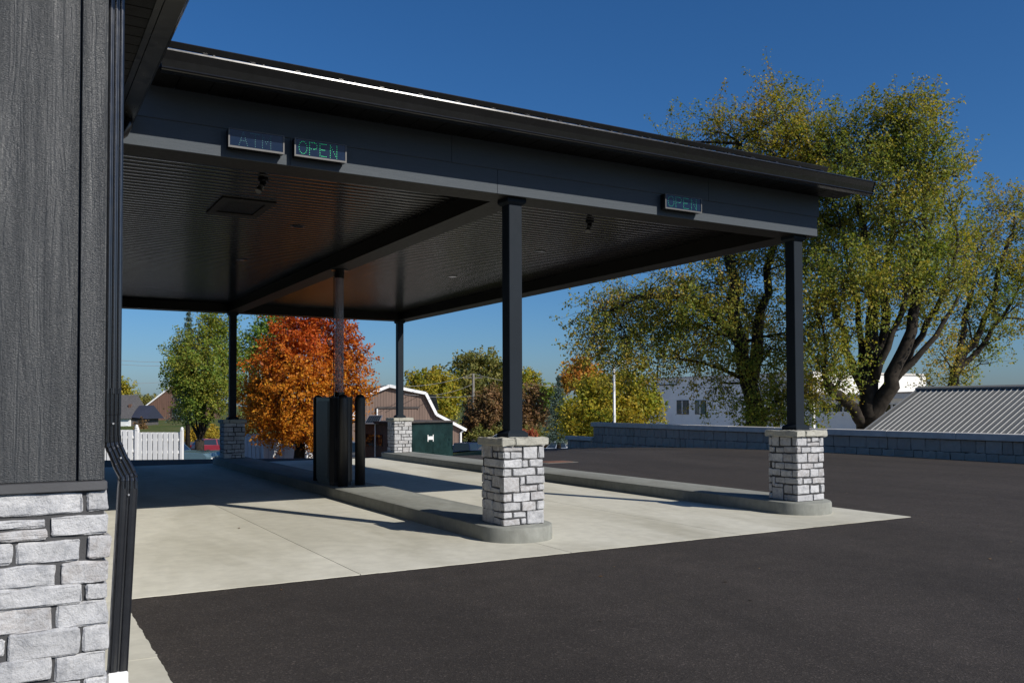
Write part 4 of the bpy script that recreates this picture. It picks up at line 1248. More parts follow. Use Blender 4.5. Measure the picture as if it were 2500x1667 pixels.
tree('maple_tree', 'sparse yellowing maple leaning right at the picture edge', b3,
     mpl([(2290,480,48,36,16,0),(2330,540,46,54,22,1),(2260,560,50,50,24,-1),(2310,620,50,44,22,0),(2240,640,50,46,24,1),(2340,690,40,40,16,0),(2280,700,46,36,18,-1),(2220,720,44,36,20,0),
          (2300,770,40,24,10,0),(2160,810,40,30,14,-1),(2230,800,44,26,14,1),(2255,830,30,14,6,0),(2365,500,44,50,22,0),(2385,590,44,50,24,1),(2375,660,44,44,20,-1),(2390,740,40,36,14,0),(2230,560,44,50,18,1.5),(2215,640,40,40,14,-1),(2345,620,40,40,16,0),(2130,880,26,14,6,0),(2190,870,34,20,12,0)], D3),
     LEAF['maple'], .13, stems=[([b3+Vector((0,0,-.4)), at(2185,900,D3), at(2195,860,D3), at(2235,790,D3), at(2275,690,D3), at(2310,580,D3), at(2330,500,D3)], .34, .05),
                                ([at(2190,880,D3), at(2200,800,D3), at(2225,690,D3), at(2250,580,D3)], .24, .05),
                                ([at(2195,860,D3), at(2250,800,D3), at(2300,730,D3), at(2340,660,D3)], .2, .05)],
     shoots=2.2, per=30, slen=1.25, spread=.13, seed=23, up=.6, rise=.7)

# ------------------------------------------------------------------ trees left and centre
DO = 38.0
bo = ground_at(686, DO)
tree('orange_maple_tree', 'bright orange maple in full autumn colour behind the teller machine', bo,
     mpl([(700,770,62,46,60,0),(660,800,52,46,50,-1),(750,780,60,46,56,1),(640,850,62,50,66,-.6),(710,850,74,60,86,-1.5),(780,830,46,46,44,.5),(800,800,26,30,16,0),(820,830,22,34,16,0),
          (620,910,58,48,60,0),(690,920,76,56,86,-1.8),(770,900,62,52,66,0),(825,885,26,18,14,0),(595,890,38,40,30,0),(580,930,26,30,16,.5),(640,970,58,44,56,-1),(720,980,72,44,70,-1.5),(790,960,46,44,40,.5),
          (660,1010,44,26,24,-1),(730,1022,46,22,26,-.5),(605,960,40,34,30,-.5),(835,900,16,10,5,0),(690,730,52,24,30,0),(745,735,46,24,26,0)], DO),
     LEAF['orange'], .112, trunk_r=.26, shoots=1.6, per=36, slen=.62, spread=.10, up=.5, seed=31, fork=.3, rise=.25, twigs=2)
DG = 50.0
bgt = ground_at(458, DG)
tree('green_tree', 'round leafy green tree left of the far pier', bgt,
     mpl([(470,785,44,40,40,0),(505,765,40,40,40,1),(422,810,36,36,30,0),(428,862,38,46,40,-1),(460,840,62,56,74,-1.5),(510,840,46,54,50,1),(448,915,40,42,44,-1),(490,905,54,48,54,-1),(535,860,26,60,26,1),(404,868,24,26,12,0),
          (488,742,30,20,16,0),(455,950,40,22,18,0)], DG),
     LEAF['green'], .12, trunk_r=.30, shoots=2.1, per=36, slen=.7, spread=.13, up=.5, seed=32, fork=.25, rise=.3, twigs=2)
tree('green_tree', 'tall green tree standing behind the orange maple', ground_at(600, 62),
     mpl([(620,760,40,32,30,0),(590,800,42,42,38,0),(570,850,34,50,36,0),(625,810,44,50,36,1),(575,910,30,40,24,0),(640,745,30,20,14,0)], 62),
     LEAF['green'], .18, trunk_r=.3, shoots=2.2, per=24, slen=.9, spread=.16, seed=33, twigs=3)
conifer('spruce_tree', 'dark spruce tip showing above the round green tree', 433, 717, 960, 42, 75, 34)
tree('golden_shrub', 'rounded golden-green shrub behind the white fence end', ground_at(463, 105),
     mpl([(463,1000,34,22,50,0),(440,1008,22,18,26,-.5),(486,1006,20,20,24,-.5),(455,1026,36,16,26,-1)], 105),
     LEAF['shrub'], .20, trunk_r=.12, shoots=2.6, per=26, slen=.5, spread=.14, seed=35, twigs=4, cat='shrub', fork=.2)
tree('green_tree', 'small yellow-green tree far away beside the downspout', ground_at(285, 230),
     mpl([(283,898,26,26,40,0),(272,920,24,22,30,0),(300,925,18,18,24,0),(262,905,22,24,26,0)], 230), LEAF['yellow'], .5, trunk_r=.35, shoots=2.4, per=22, slen=1.44, spread=0.38, twigs=4, twig_r=.016, seed=36)
tree('low_hedge', 'low dark hedge row at the foot of the far brown barn', ground_at(335, 250),
     mpl([(322,922,20,12,24,2),(345,925,20,12,24,2),(300,930,20,12,24,2)], 250), LEAF['dull'], .5, trunk_r=.1, shoots=2.4, per=22, slen=1.44, spread=0.38, twigs=4, twig_r=.016, seed=37, cat='hedge')
tree('rust_bush', 'small rust-brown bush in front of the grey-roofed house', ground_at(325, 140),
     mpl([(325,985,13,18,26,0),(318,998,14,14,18,0)], 140), LEAF['rust'], .24, trunk_r=.1, shoots=2.4, per=22, slen=0.64, spread=0.17, twigs=4, twig_r=.016, seed=38, cat='shrub')
# far tree line between the columns
far = 'trees along the far side of the parking area'
tree('olive_tree', 'yellow-olive tree just right of the brown barn', ground_at(985, 112),
     mpl([(965,885,34,26,34,0),(1005,880,36,28,36,0),(985,915,46,34,50,-2),(1030,915,34,34,34,1),(945,910,24,30,20,0),(1000,955,44,26,34,-2),(950,945,24,24,16,0)], 112),
     LEAF['yellow'], .36, trunk_r=.35, shoots=2.4, per=22, slen=0.99, spread=0.26, twigs=4, twig_r=.016, seed=41, group=far)
tree('olive_tree', 'tall dull olive tree with the highest crown behind the utility pole', ground_at(1100, 128),
     mpl([(1070,850,36,30,36,0),(1110,840,40,30,40,0),(1150,850,36,30,34,0),(1085,890,48,34,50,-2),(1140,895,46,36,46,-1),(1120,940,52,34,46,-2),(1060,900,26,30,18,0)], 128),
     LEAF['dull'], .40, trunk_r=.4, shoots=2.4, per=22, slen=1.04, spread=0.27, twigs=4, twig_r=.016, seed=42, group=far)
tree('brown_tree', 'dark brownish tree standing left of the nearest column', ground_at(1130, 98),
     mpl([(1120,935,40,36,42,0),(1150,955,36,36,36,-1),(1110,965,38,30,34,0),(1150,915,28,24,20,0),(1100,985,30,20,18,0)], 98), LEAF['rust'], .30, trunk_r=.22, shoots=2.4, per=22, slen=0.88, spread=0.23, twigs=4, twig_r=.016, seed=43, group=far, bark='bark_pale')
tree('brown_tree', 'reddish-brown thinning tree right of the nearest column', ground_at(1218, 98),
     mpl([(1215,930,30,34,28,0),(1235,960,28,30,24,0),(1205,965,26,28,20,0),(1225,905,22,20,12,0)], 98), LEAF['rust'], .28, trunk_r=.2, shoots=2.4, per=22, slen=0.80, spread=0.21, twigs=4, twig_r=.016, seed=44, group=far, bark='bark_pale')
tree('olive_tree', 'pale yellow-green tree peeping behind the reddish-brown one', ground_at(1212, 135),
     mpl([(1212,868,22,22,22,0),(1205,890,24,20,18,0),(1222,890,14,18,10,0)], 135), LEAF['yellow'], .38, trunk_r=.25, shoots=2.4, per=22, slen=0.96, spread=0.25, twigs=4, twig_r=.016, seed=45, group=far)
tree('green_tree', 'round mid-green tree far behind, left of the dark spruce', ground_at(1255, 130),
     mpl([(1250,905,26,14,20,0),(1240,930,24,16,16,0),(1270,920,20,16,12,0)], 130), LEAF['green'], .38, trunk_r=.25, shoots=2.4, per=22, slen=0.96, spread=0.25, twigs=4, twig_r=.016, seed=46, group=far)
conifer('spruce_tree', 'blue-grey spruce beside the barn gutter', 1078, 918, 1004, 36, 100, 47)
conifer('spruce_tree', 'dark spruce left of the yellow-green tree', 1283, 866, 1012, 40, 76, 48)
tree('orange_tree', 'distant burnt-orange tree above the yellow-green one', ground_at(1330, 96),
     mpl([(1335,850,28,22,26,0),(1360,862,24,22,20,0),(1310,870,18,14,10,0),(1300,885,20,14,10,0),(1345,885,34,22,24,0)], 96), LEAF['burnt'], .32, trunk_r=.25, shoots=2.4, per=22, slen=0.80, spread=0.21, twigs=4, twig_r=.016, seed=49)
tree('yellow_green_tree', 'wide yellow-green tree behind the left end of the block wall', ground_at(1400, 62),
     mpl([(1360,905,40,34,36,0),(1400,900,44,36,44,0),(1450,900,44,34,42,0),(1490,930,32,34,28,0),(1330,950,42,36,38,-1),(1390,950,50,36,48,-1.5),(1450,950,48,32,42,-1),(1320,990,36,26,26,-1),(1380,990,36,24,24,-1),(1505,950,18,20,10,0)], 62),
     LEAF['yellow'], .22, trunk_r=.25, shoots=2.4, per=22, slen=0.67, spread=0.18, twigs=4, twig_r=.016, seed=50)
tree('dark_bush', 'dark evergreen bush under the brown trees', ground_at(1180, 96),
     mpl([(1140,1000,30,16,20,0),(1180,1004,34,12,18,0),(1225,1000,30,14,18,0),(1100,1000,20,14,10,0)], 96), LEAF['dull'], .25, trunk_r=.06, shoots=2.4, per=22, slen=0.64, spread=0.17, twigs=4, twig_r=.016, seed=51, cat='bush')
tree('red_bush', 'low red-brown bush beside the white far car', ground_at(1208, 80),
     mpl([(1208,998,18,9,12,0),(1222,1000,12,8,8,0)], 80), leaf_mat('red_bush_leaf', [(.10,.025,.015),(.15,.04,.02)], [(.12,.03,.018),(.16,.05,.025)], .2), .16, trunk_r=.04, shoots=2.4, per=22, slen=0.40, spread=0.10, twigs=4, twig_r=.016, seed=52, cat='bush')

# ------------------------------------------------------------------ fences
def fence(xa, xb, ya, yb, dep_a, dep_b, label, n_panels, pitch=.205):
    A = at(xa, ya, dep_a); B = at(xb, yb, dep_b)
    ax = Vector((B.x-A.x, B.y-A.y, 0)); Ln = ax.length; ax.normalize()
    nr = Vector((ax.y, -ax.x, 0))
    if nr.dot(Vector((CAM[0]-A.x, CAM[1]-A.y, 0))) < 0: nr = -nr
    zt = (A.z + B.z)/2
    zg = tzf((A.x+B.x)/2, (A.y+B.y)/2)
    mid = (A+B)/2
    rz = math.atan2(ax.y, ax.x)
    t = turned('picket_fence', label, 'fence', (A.x, A.y, zg), rz, 'white picket fences behind the lot')
    H = zt - zg
    sgn = 1 if nr.dot(Vector((-math.sin(rz), math.cos(rz), 0))) > 0 else -1   # local +y or -y faces the viewer
    def picket(x, y, w):
        b = MB()
        pr = [(x-w/2, .05), (x+w/2, .05), (x+w/2, H-.045), (x+w*.3, H), (x-w*.3, H), (x-w/2, H-.045)]
        b.prism(pr, 'y', y-.011, y+.011).build('picket', MAT['white'], t)
    n = int(Ln/pitch)
    for k in range(n):
        x = (k+.5)*pitch
        picket(x, sgn*.030, .160)
        picket(x + pitch/2, -sgn*.030, .160)
    for z in (.25, H*.5, H-.32):
        MB().box(0, Ln, -.022, .022, z, z+.09).build('rail', MAT['white'], t)
    for k in range(n_panels+1):
        x = Ln*k/n_panels
        p = MB().box(x-.05, x+.05, -.05, .05, -.1, H+.08, .004).build('post', MAT['white'], t)
        MB().lathe([(.075, H+.0805), (.075, H+.10), (.045, H+.115), (.06, H+.15), (.03, H+.19), (.005, H+.20)], x, 0, 12).build('post_cap', MAT['white'], p)
    return t
fence(150, 314, 987, 987, 33.2, 33.0, 'white picket fence panel, higher, half hidden by the downspout', 2)
fence(316, 418, 993, 992, 33.0, 32.8, 'white picket fence panel ending at a capped post by the shrub', 1)
fence(560, 604, 994, 996, 39.6, 39.4, 'white picket fence panel right behind the shaded far pier', 1)
fence(606, 722, 996, 1003, 39.3, 41.5, 'white picket fence panel in leaf shade under the orange maple', 2)

# ------------------------------------------------------------------ far buildings
def house_block(name, label, x, depth, rz, w, d, h, mat):
    p = ground_at(x, depth)
    t = turned(name, label, 'building', (p.x, p.y, p.z-.3), rz)
    MB().box(-w/2, w/2, -d/2, d/2, 0, h).build('wall', mat, t)
    return t
def board_siding(name, col, scale):
    mt, nt, bs = nodes_of(name)
    tc = N(nt, 'ShaderNodeTexCoord'); sx = N(nt, 'ShaderNodeSeparateXYZ'); nt.links.new(tc.outputs['Object'], sx.inputs[0])
    f = mth(nt, 'FRACT', mth(nt, 'MULTIPLY', sx.outputs[0], scale))
    g = mth(nt, 'LESS_THAN', f, .16)
    c = mixc(nt, col, tuple(q*.45 for q in col), g)
    c = mixc(nt, c, ramp(nt, noise(nt, pos(nt, (3,3,.4)), 1.0, 4), [(.3, .82), (.7, 1.12)]), 1.0, 'MULTIPLY')
    nt.links.new(c, bs.inputs['Base Color']); bs.inputs['Roughness'].default_value = .8
    return mt
MAT['barn'] = board_siding('brown_barn_boards', (.17, .115, .09), 3.4)
MAT['barn2'] = board_siding('red_brown_boards', (.14, .075, .052), 2.6)
MAT['shingle'] = plain('brown_shingle', (.055, .048, .045), .9, var=.25, vscale=4)
MAT['grey_shingle'] = plain('grey_shingle', (.085, .08, .08), .9, var=.25, vscale=4)
# gambrel barn with lean-to; gable faces the viewer
DB = 92.0; mpb = MPP(DB)
pk = at(893, 888, DB); gbz = tzf(pk.x, pk.y)
barn = turned('gambrel_barn', 'brown gambrel-roofed barn with white trim and a lean-to', 'barn', (pk.x, pk.y, gbz), -YAW + .30)
def bx_(xp): return (xp - 893) * mpb / math.cos(.30)
def bz_(yp): return pk.z - gbz - (yp - 888) * mpb
prof = [(bx_(800), 0), (bx_(1058), 0), (bx_(1058), bz_(985)), (bx_(997), bz_(954)), (bx_(973), bz_(907)), (0, bz_(888)), (bx_(836), bz_(914)), (bx_(815), bz_(962)), (bx_(800), bz_(972))]
MB().prism(prof, 'y', 0, 16).build('wall', MAT['barn'], barn)
rl = [(bx_(1066), bz_(989)), (bx_(998), bz_(952)), (bx_(974), bz_(903)), (0, bz_(886)), (bx_(834), bz_(911)), (bx_(812), bz_(962)), (bx_(792), bz_(976))]
th = .30
rp = MB(); tr = MB()
for i in range(len(rl)-1):
    a, b = Vector(rl[i]), Vector(rl[i+1])
    nn = Vector((-(b-a).y, (b-a).x)).normalized()
    if nn.y < 0: nn = -nn
    q = [a, b, b+nn*.12, a+nn*.12]
    area = sum(q[k].x*q[(k+1)%4].y - q[(k+1)%4].x*q[k].y for k in range(4))
    if area < 0: q = q[::-1]
    rp.prism([(p.x, p.y) for p in q], 'y', -.35, 16.4)
    q2 = [a-nn*.16, b-nn*.16, b+nn*.14, a+nn*.14]
    if sum(q2[k].x*q2[(k+1)%4].y - q2[(k+1)%4].x*q2[k].y for k in range(4)) < 0: q2 = q2[::-1]
    tr.prism([(p.x, p.y) for p in q2], 'y', -.50, -.352)
rfb = rp.build('roof', MAT['shingle'], barn); tr.build('rake_trim', MAT['white'], rfb)
dr = MB().box(bx_(868), bx_(955), -.14, -.01, 0, bz_(938)).build('sliding_door', MAT['barn'], barn)
MB().box(bx_(866), bx_(960), -.26, -.142, bz_(938), bz_(934)).build('door_track', MAT['shingle'], dr)
MB().box(bx_(866), bx_(868.5), -.22, -.141, 0, bz_(936)-.02).build('door_post', MAT['white'], dr)
w = MB().box(bx_(832), bx_(848), -.1, -.005, bz_(1018), bz_(1005)).build('window', MAT['white'], barn)
MB().box(bx_(834.5), bx_(839), -.12, -.101, bz_(1016.5), bz_(1006.5)).build('pane', MAT['glass'], w)
MB().box(bx_(840.5), bx_(845.5), -.12, -.101, bz_(1016.5), bz_(1006.5)).build('pane', MAT['glass'], w)
MB().tube([(bx_(1064), -.3, bz_(987)), (bx_(1058), -.2, bz_(992)), (bx_(1054.5), -.12, bz_(996)), (bx_(1054.5), -.12, 0)], .11, 8).build('downspout', MAT['white'], barn)
MB().prism([(bx_(1003), bz_(944)), (bx_(1010), bz_(942)), (bx_(1003), bz_(906)), (bx_(982), bz_(904)), (bx_(980), bz_(908))], 'y', 1.0, 9.0).build('solar_panel', MAT['glass'], barn)

# far left barn and house
DL = 190.0; mpl_ = MPP(DL)
p = at(400, 880, DL); gz = tzf(p.x, p.y)
bl = turned('brown_barn', 'small red-brown barn with white trim and a white door at far left', 'barn', (p.x, p.y, gz-.1), -YAW+.12)
lx_ = lambda xp: (xp-400)*mpl_; lz_ = lambda yp: p.z - gz + .1 - (yp-880)*mpl_
MB().prism([(lx_(342), 0), (lx_(460), 0), (lx_(460), lz_(918)), (lx_(400), lz_(884)), (lx_(342), lz_(930))], 'y', 0, 20).build('wall', MAT['barn2'], bl)
rt = MB(); rt.add([(lx_(338),-.3,lz_(932)),(lx_(400),-.3,lz_(880)),(lx_(400),14.3,lz_(880)),(lx_(338),14.3,lz_(932)),(lx_(466),-.3,lz_(922)),(lx_(466),14.3,lz_(922)),
                  (lx_(338),-.3,lz_(934)),(lx_(400),-.3,lz_(882.5)),(lx_(400),14.3,lz_(882.5)),(lx_(338),14.3,lz_(934)),(lx_(466),-.3,lz_(924)),(lx_(466),14.3,lz_(924))],
                 [(0,1,2,3),(1,4,5,2),(9,8,7,6),(8,11,10,7),(0,6,7,1),(1,7,10,4),(3,9,6,0),(4,10,11,5)])
r_ = rt.build('roof', MAT['shingle'], bl)
MB().prism([(lx_(337), lz_(935)), (lx_(400), lz_(885)), (lx_(400), lz_(880.6)), (lx_(337), lz_(931.5))], 'y', -.42, -.302).build('rake_trim', MAT['white'], r_)
MB().box(lx_(341), lx_(344), -.12, -.005, 0, lz_(934)).build('corner_trim', MAT['white'], bl)
d_ = MB().box(lx_(348), lx_(359), -.14, -.005, 0, lz_(944)).build('door', MAT['white'], bl)
MB().box(lx_(351), lx_(356.5), -.16, -.141, lz_(953), lz_(946.5)).build('pane', MAT['glass'], d_)
MB().lathe([(.01, 0), (.01, .01)], 0, 0, 3)
p = at(290, 960, 150); gz = tzf(p.x, p.y)
hs = turned('grey_roof_house', 'low house with grey roofs and pale walls beside the downspout', 'house', (p.x, p.y, gz-.1), -YAW)
m8 = MPP(150); hx = lambda xp: (xp-290)*m8; hz = lambda yp: p.z - gz + .1 - (yp-960)*m8
MB().box(hx(235), hx(298), 0, 8, 0, hz(958)).build('wall', MAT['white'], hs)
MB().add([(hx(225),-.5,hz(961)),(hx(302),-.5,hz(961)),(hx(293),4,hz(906)),(hx(225),4,hz(906)),(hx(302),8.5,hz(961)),(hx(225),8.5,hz(961))], [(0,1,2,3),(1,4,2),(4,5,3,2)]).build('main_roof', MAT['grey_shingle'], hs)
MB().box(hx(299), hx(326), .5, 7, 0, hz(962)).build('porch_wall', MAT['grey_shingle'], hs)
MB().add([(hx(298),0,hz(958)),(hx(337),0,hz(962)),(hx(334),3.5,hz(931)),(hx(300),3.5,hz(931)),(hx(337),7.5,hz(962)),(hx(298),7.5,hz(958))], [(0,1,2,3),(1,4,2),(4,5,3,2)]).build('porch_roof', plain('navy_shingle', (.02,.025,.045), .8), hs)
MB().box(hx(286), hx(291), 1.5, 2.2, hz(950), hz(928)).build('chimney', MAT['barn2'], hs)
w = MB().box(hx(288), hx(296), -.1, -.005, hz(990), hz(977)).build('window', MAT['white'], hs)
MB().box(hx(289), hx(295), -.12, -.101, hz(989), hz(978)).build('pane', MAT['glass'], w)

# white flat-roofed building and the grey one beside it: both face -X, away from the sun
XWB = 49.4
MAT['white_wall'] = plain('white_block_wall', (.80, .78, .73), .8, var=.06, vscale=.8)
MAT['teal_glass'] = plain('teal_glass', (.02, .07, .08), .08, spec=.9)
ztw = on_x(1600, 868, XWB).z
wb = thing('white_building', 'white flat-roofed building with two teal-paned windows behind the maples', 'building', (XWB, 50, -1.7))
yr, yl = on_x(1868, 900, XWB).y, on_x(1465, 900, XWB).y
MB().box(XWB, XWB+14, yr, yl, -1.7, ztw).build('wall', MAT['white_wall'], wb)
MB().box(XWB-.1, XWB+14.1, yr-.1, yl+.1, ztw+.001, ztw+.16).build('parapet', MAT['coping'], wb)
for (xa, xb) in ((1555, 1582), (1597, 1622)):
    y1, y0 = on_x(xa, 935, XWB).y, on_x(xb, 935, XWB).y
    z0, z1 = on_x(xa, 951, XWB).z, on_x(xa, 919, XWB).z
    w = MB().box(XWB-.05, XWB-.004, y0, y1, z0, z1).build('window', MAT['black_metal'], wb)
    ym = (y0+y1)/2
    MB().box(XWB-.08, XWB-.051, y0+.05, ym-.05, z0+.05, z1-.05).build('pane', MAT['teal_glass'], w)
    MB().box(XWB-.08, XWB-.051, ym+.05, y1-.05, z0+.05, z1-.05).build('pane', MAT['teal_glass'], w)
    MB().box(XWB-.09, XWB-.0505, ym-.045, ym+.045, z0+.05, z1-.05).build('mullion', MAT['white'], w)
c0 = on_x(1500, 885, XWB); c1 = on_x(1556, 883, XWB)
MB().tube([(XWB-.08, c0.y, c0.z), (XWB-.08, c1.y, c0.z), (XWB-.08, c1.y, c0.z+.5)], .05, 6).build('wall_conduit', MAT['sign_case'], wb)
XGB = 47.0
gb = thing('grey_long_building', 'long low grey building with a strip of dark windows', 'building', (XGB, 30, -1.7))
ya, yb_ = on_x(2300, 910, XGB).y, on_x(1872, 910, XGB).y
zr_ = on_x(1980, 916, XGB).z
MB().box(XGB, XGB+2.2, ya, yb_, -1.7, zr_).build('wall', MAT['white_wall'], gb)
MB().box(XGB-.8, XGB+2.3, ya-.3, yb_+.3, zr_+.001, on_x(1980, 905, XGB-.8).z).build('roof', MAT['coping'], gb)
zw0, zw1 = on_x(1980, 947, XGB).z, on_x(1980, 927, XGB).z
yq = yb_ - .6
while yq - 1.0 > ya:
    w = MB().box(XGB-.05, XGB-.004, yq-.92, yq, zw0, zw1).build('window', MAT['white'], gb)
    MB().box(XGB-.07, XGB-.051, yq-.87, yq-.05, zw0+.05, zw1-.05).build('pane', MAT['glass'], w)
    yq -= 1.0
DM = 84.0; md = MPP(DM)
pd = at(1945, 900, DM)
dm = turned('white_dome_roof', 'bright white round-topped roof showing between the maple stems', 'building', (pd.x, pd.y, -1.7), -YAW)
arc = [((math.cos(a))*100*md, pd.z + 1.7 - 15*md + math.sin(a)*50*md) for a in np.linspace(0, PI, 19)]
MB().prism([(-100*md, 0), (100*md, 0)] + arc, 'y', 0, 20).build('vault', plain('white_membrane', (.80, .80, .80), .6, var=.03), dm)
t = turned('roof_equipment', 'dark rooftop equipment on the far right building', 'equipment', at(2230, 903, 66), -YAW)
mq = MPP(66)
MB().box(-80*mq, 200*mq, 0, 8, -3.5, 6*mq).build('parapet', MAT['grey_shingle'], t)
for (a, b, h) in ((-75, -45, 9), (30, 42, 10), (62, 78, 12), (86, 100, 12)):
    MB().box(a*mq, b*mq, 1, 2, 6*mq+.001, (6+h)*mq).build('unit', MAT['sign_case'], t)

# ------------------------------------------------------------------ green shed with solar panel
DS = 37.0
pf = at(1040, 1000, DS+1.6); pl = at(896, 1000, DS-1.0)
rzs = math.atan2(pf.y-pl.y, pf.x-pl.x)
Ls = math.hypot(pf.x-pl.x, pf.y-pl.y)
gzs = tzf(pl.x, pl.y) - .1
MAT['green_panel'] = plain('dark_green_panel', (.010, .027, .027), .3, var=.35, vscale=2.5)
MAT['old_board'] = plain('old_brown_board', (.09, .07, .055), .85, var=.3, vscale=5)
shed = turned('green_shed', 'dark green shed with overhanging flat roof beside the far pier', 'shed', (pl.x, pl.y, gzs), rzs)
hs_ = at(960, 969, DS).z - gzs
MB().box(.02, Ls-.02, .02, 2.2, 0, hs_-.03).build('wall', MAT['old_board'], shed)
for k in range(3):
    MB().box(k*Ls/3+.006, (k+1)*Ls/3-.006, -.012, .0195, .02, hs_-.16, .003).build('front_panel', MAT['green_panel'], shed)
MB().box(0, Ls, -.014, .019, hs_-.155, hs_-.031, .003).build('head_board', MAT['green_panel'], shed)
MB().prism([(-.14, hs_-.03), (Ls+.12, hs_-.03), (Ls+.12, hs_+.03), (-.14, hs_+.05)], 'y', -.15, 2.35).build('roof', MAT['shingle'], shed)
MB().box(-.012, .0195, .5, 1.6, .75, hs_-.5, .003).build('side_window', MAT['glass'], shed)
nx = Ls*(1040-985)/(1040-893)
nt_ = MB().box(Ls-nx*1.0-.14, Ls-nx+.12, -.03, -.0125, .98, 1.12).build('notice', MAT['white'], shed)
for s in (-1, 1):
    MB().box(Ls-nx-.01+s*.15-.02, Ls-nx-.01+s*.15+.02, -.032, -.0122, .90, 1.19).build('notice_bracket', MAT['white'], nt_)
so = at(858, 963, DS-.4)
sp = turned('solar_panel', 'small tilted solar panel on a post left of the green shed', 'solar panel', (so.x, so.y, tzf(so.x, so.y)), -YAW)
zz = so.z - tzf(so.x, so.y)
m3 = MPP(DS)
MB().add([(-18*m3-.04, -.12, zz-9.5*m3), (13*m3, -.12, zz-9.5*m3), (18*m3+.02, .22, zz+9.5*m3), (-12*m3, .22, zz+9.5*m3), (-18*m3-.04, -.10, zz-9.5*m3-.02), (13*m3, -.10, zz-9.5*m3-.02), (18*m3+.02, .24, zz+9.5*m3-.02), (-12*m3, .24, zz+9.5*m3-.02)],
         [(0,1,2,3),(7,6,5,4),(0,4,5,1),(1,5,6,2),(2,6,7,3),(3,7,4,0)]).build('frame', MAT['steel'], sp)
for i in range(6):
    for j in range(3):
        def pt(u, v):
            x = (-18*m3-.04)*(1-v) + (-12*m3)*v; x2 = 13*m3*(1-v) + (18*m3+.02)*v
            return (x + (x2-x)*u, -.123 + .34*v, zz - 9.5*m3 + 19*m3*v + .004)
        u0, u1 = .05 + i*.15, .05 + i*.15 + .14; v0, v1 = .07 + j*.29, .07 + j*.29 + .275
        MB().quad(pt(u0, v0), pt(u1, v0), pt(u1, v1), pt(u0, v1)).build('cell', MAT['glass'], sp)
MB().tube([(.05, .06, -.2), (.05, .06, zz-.01)], .03, 8).build('post', MAT['steel'], sp)

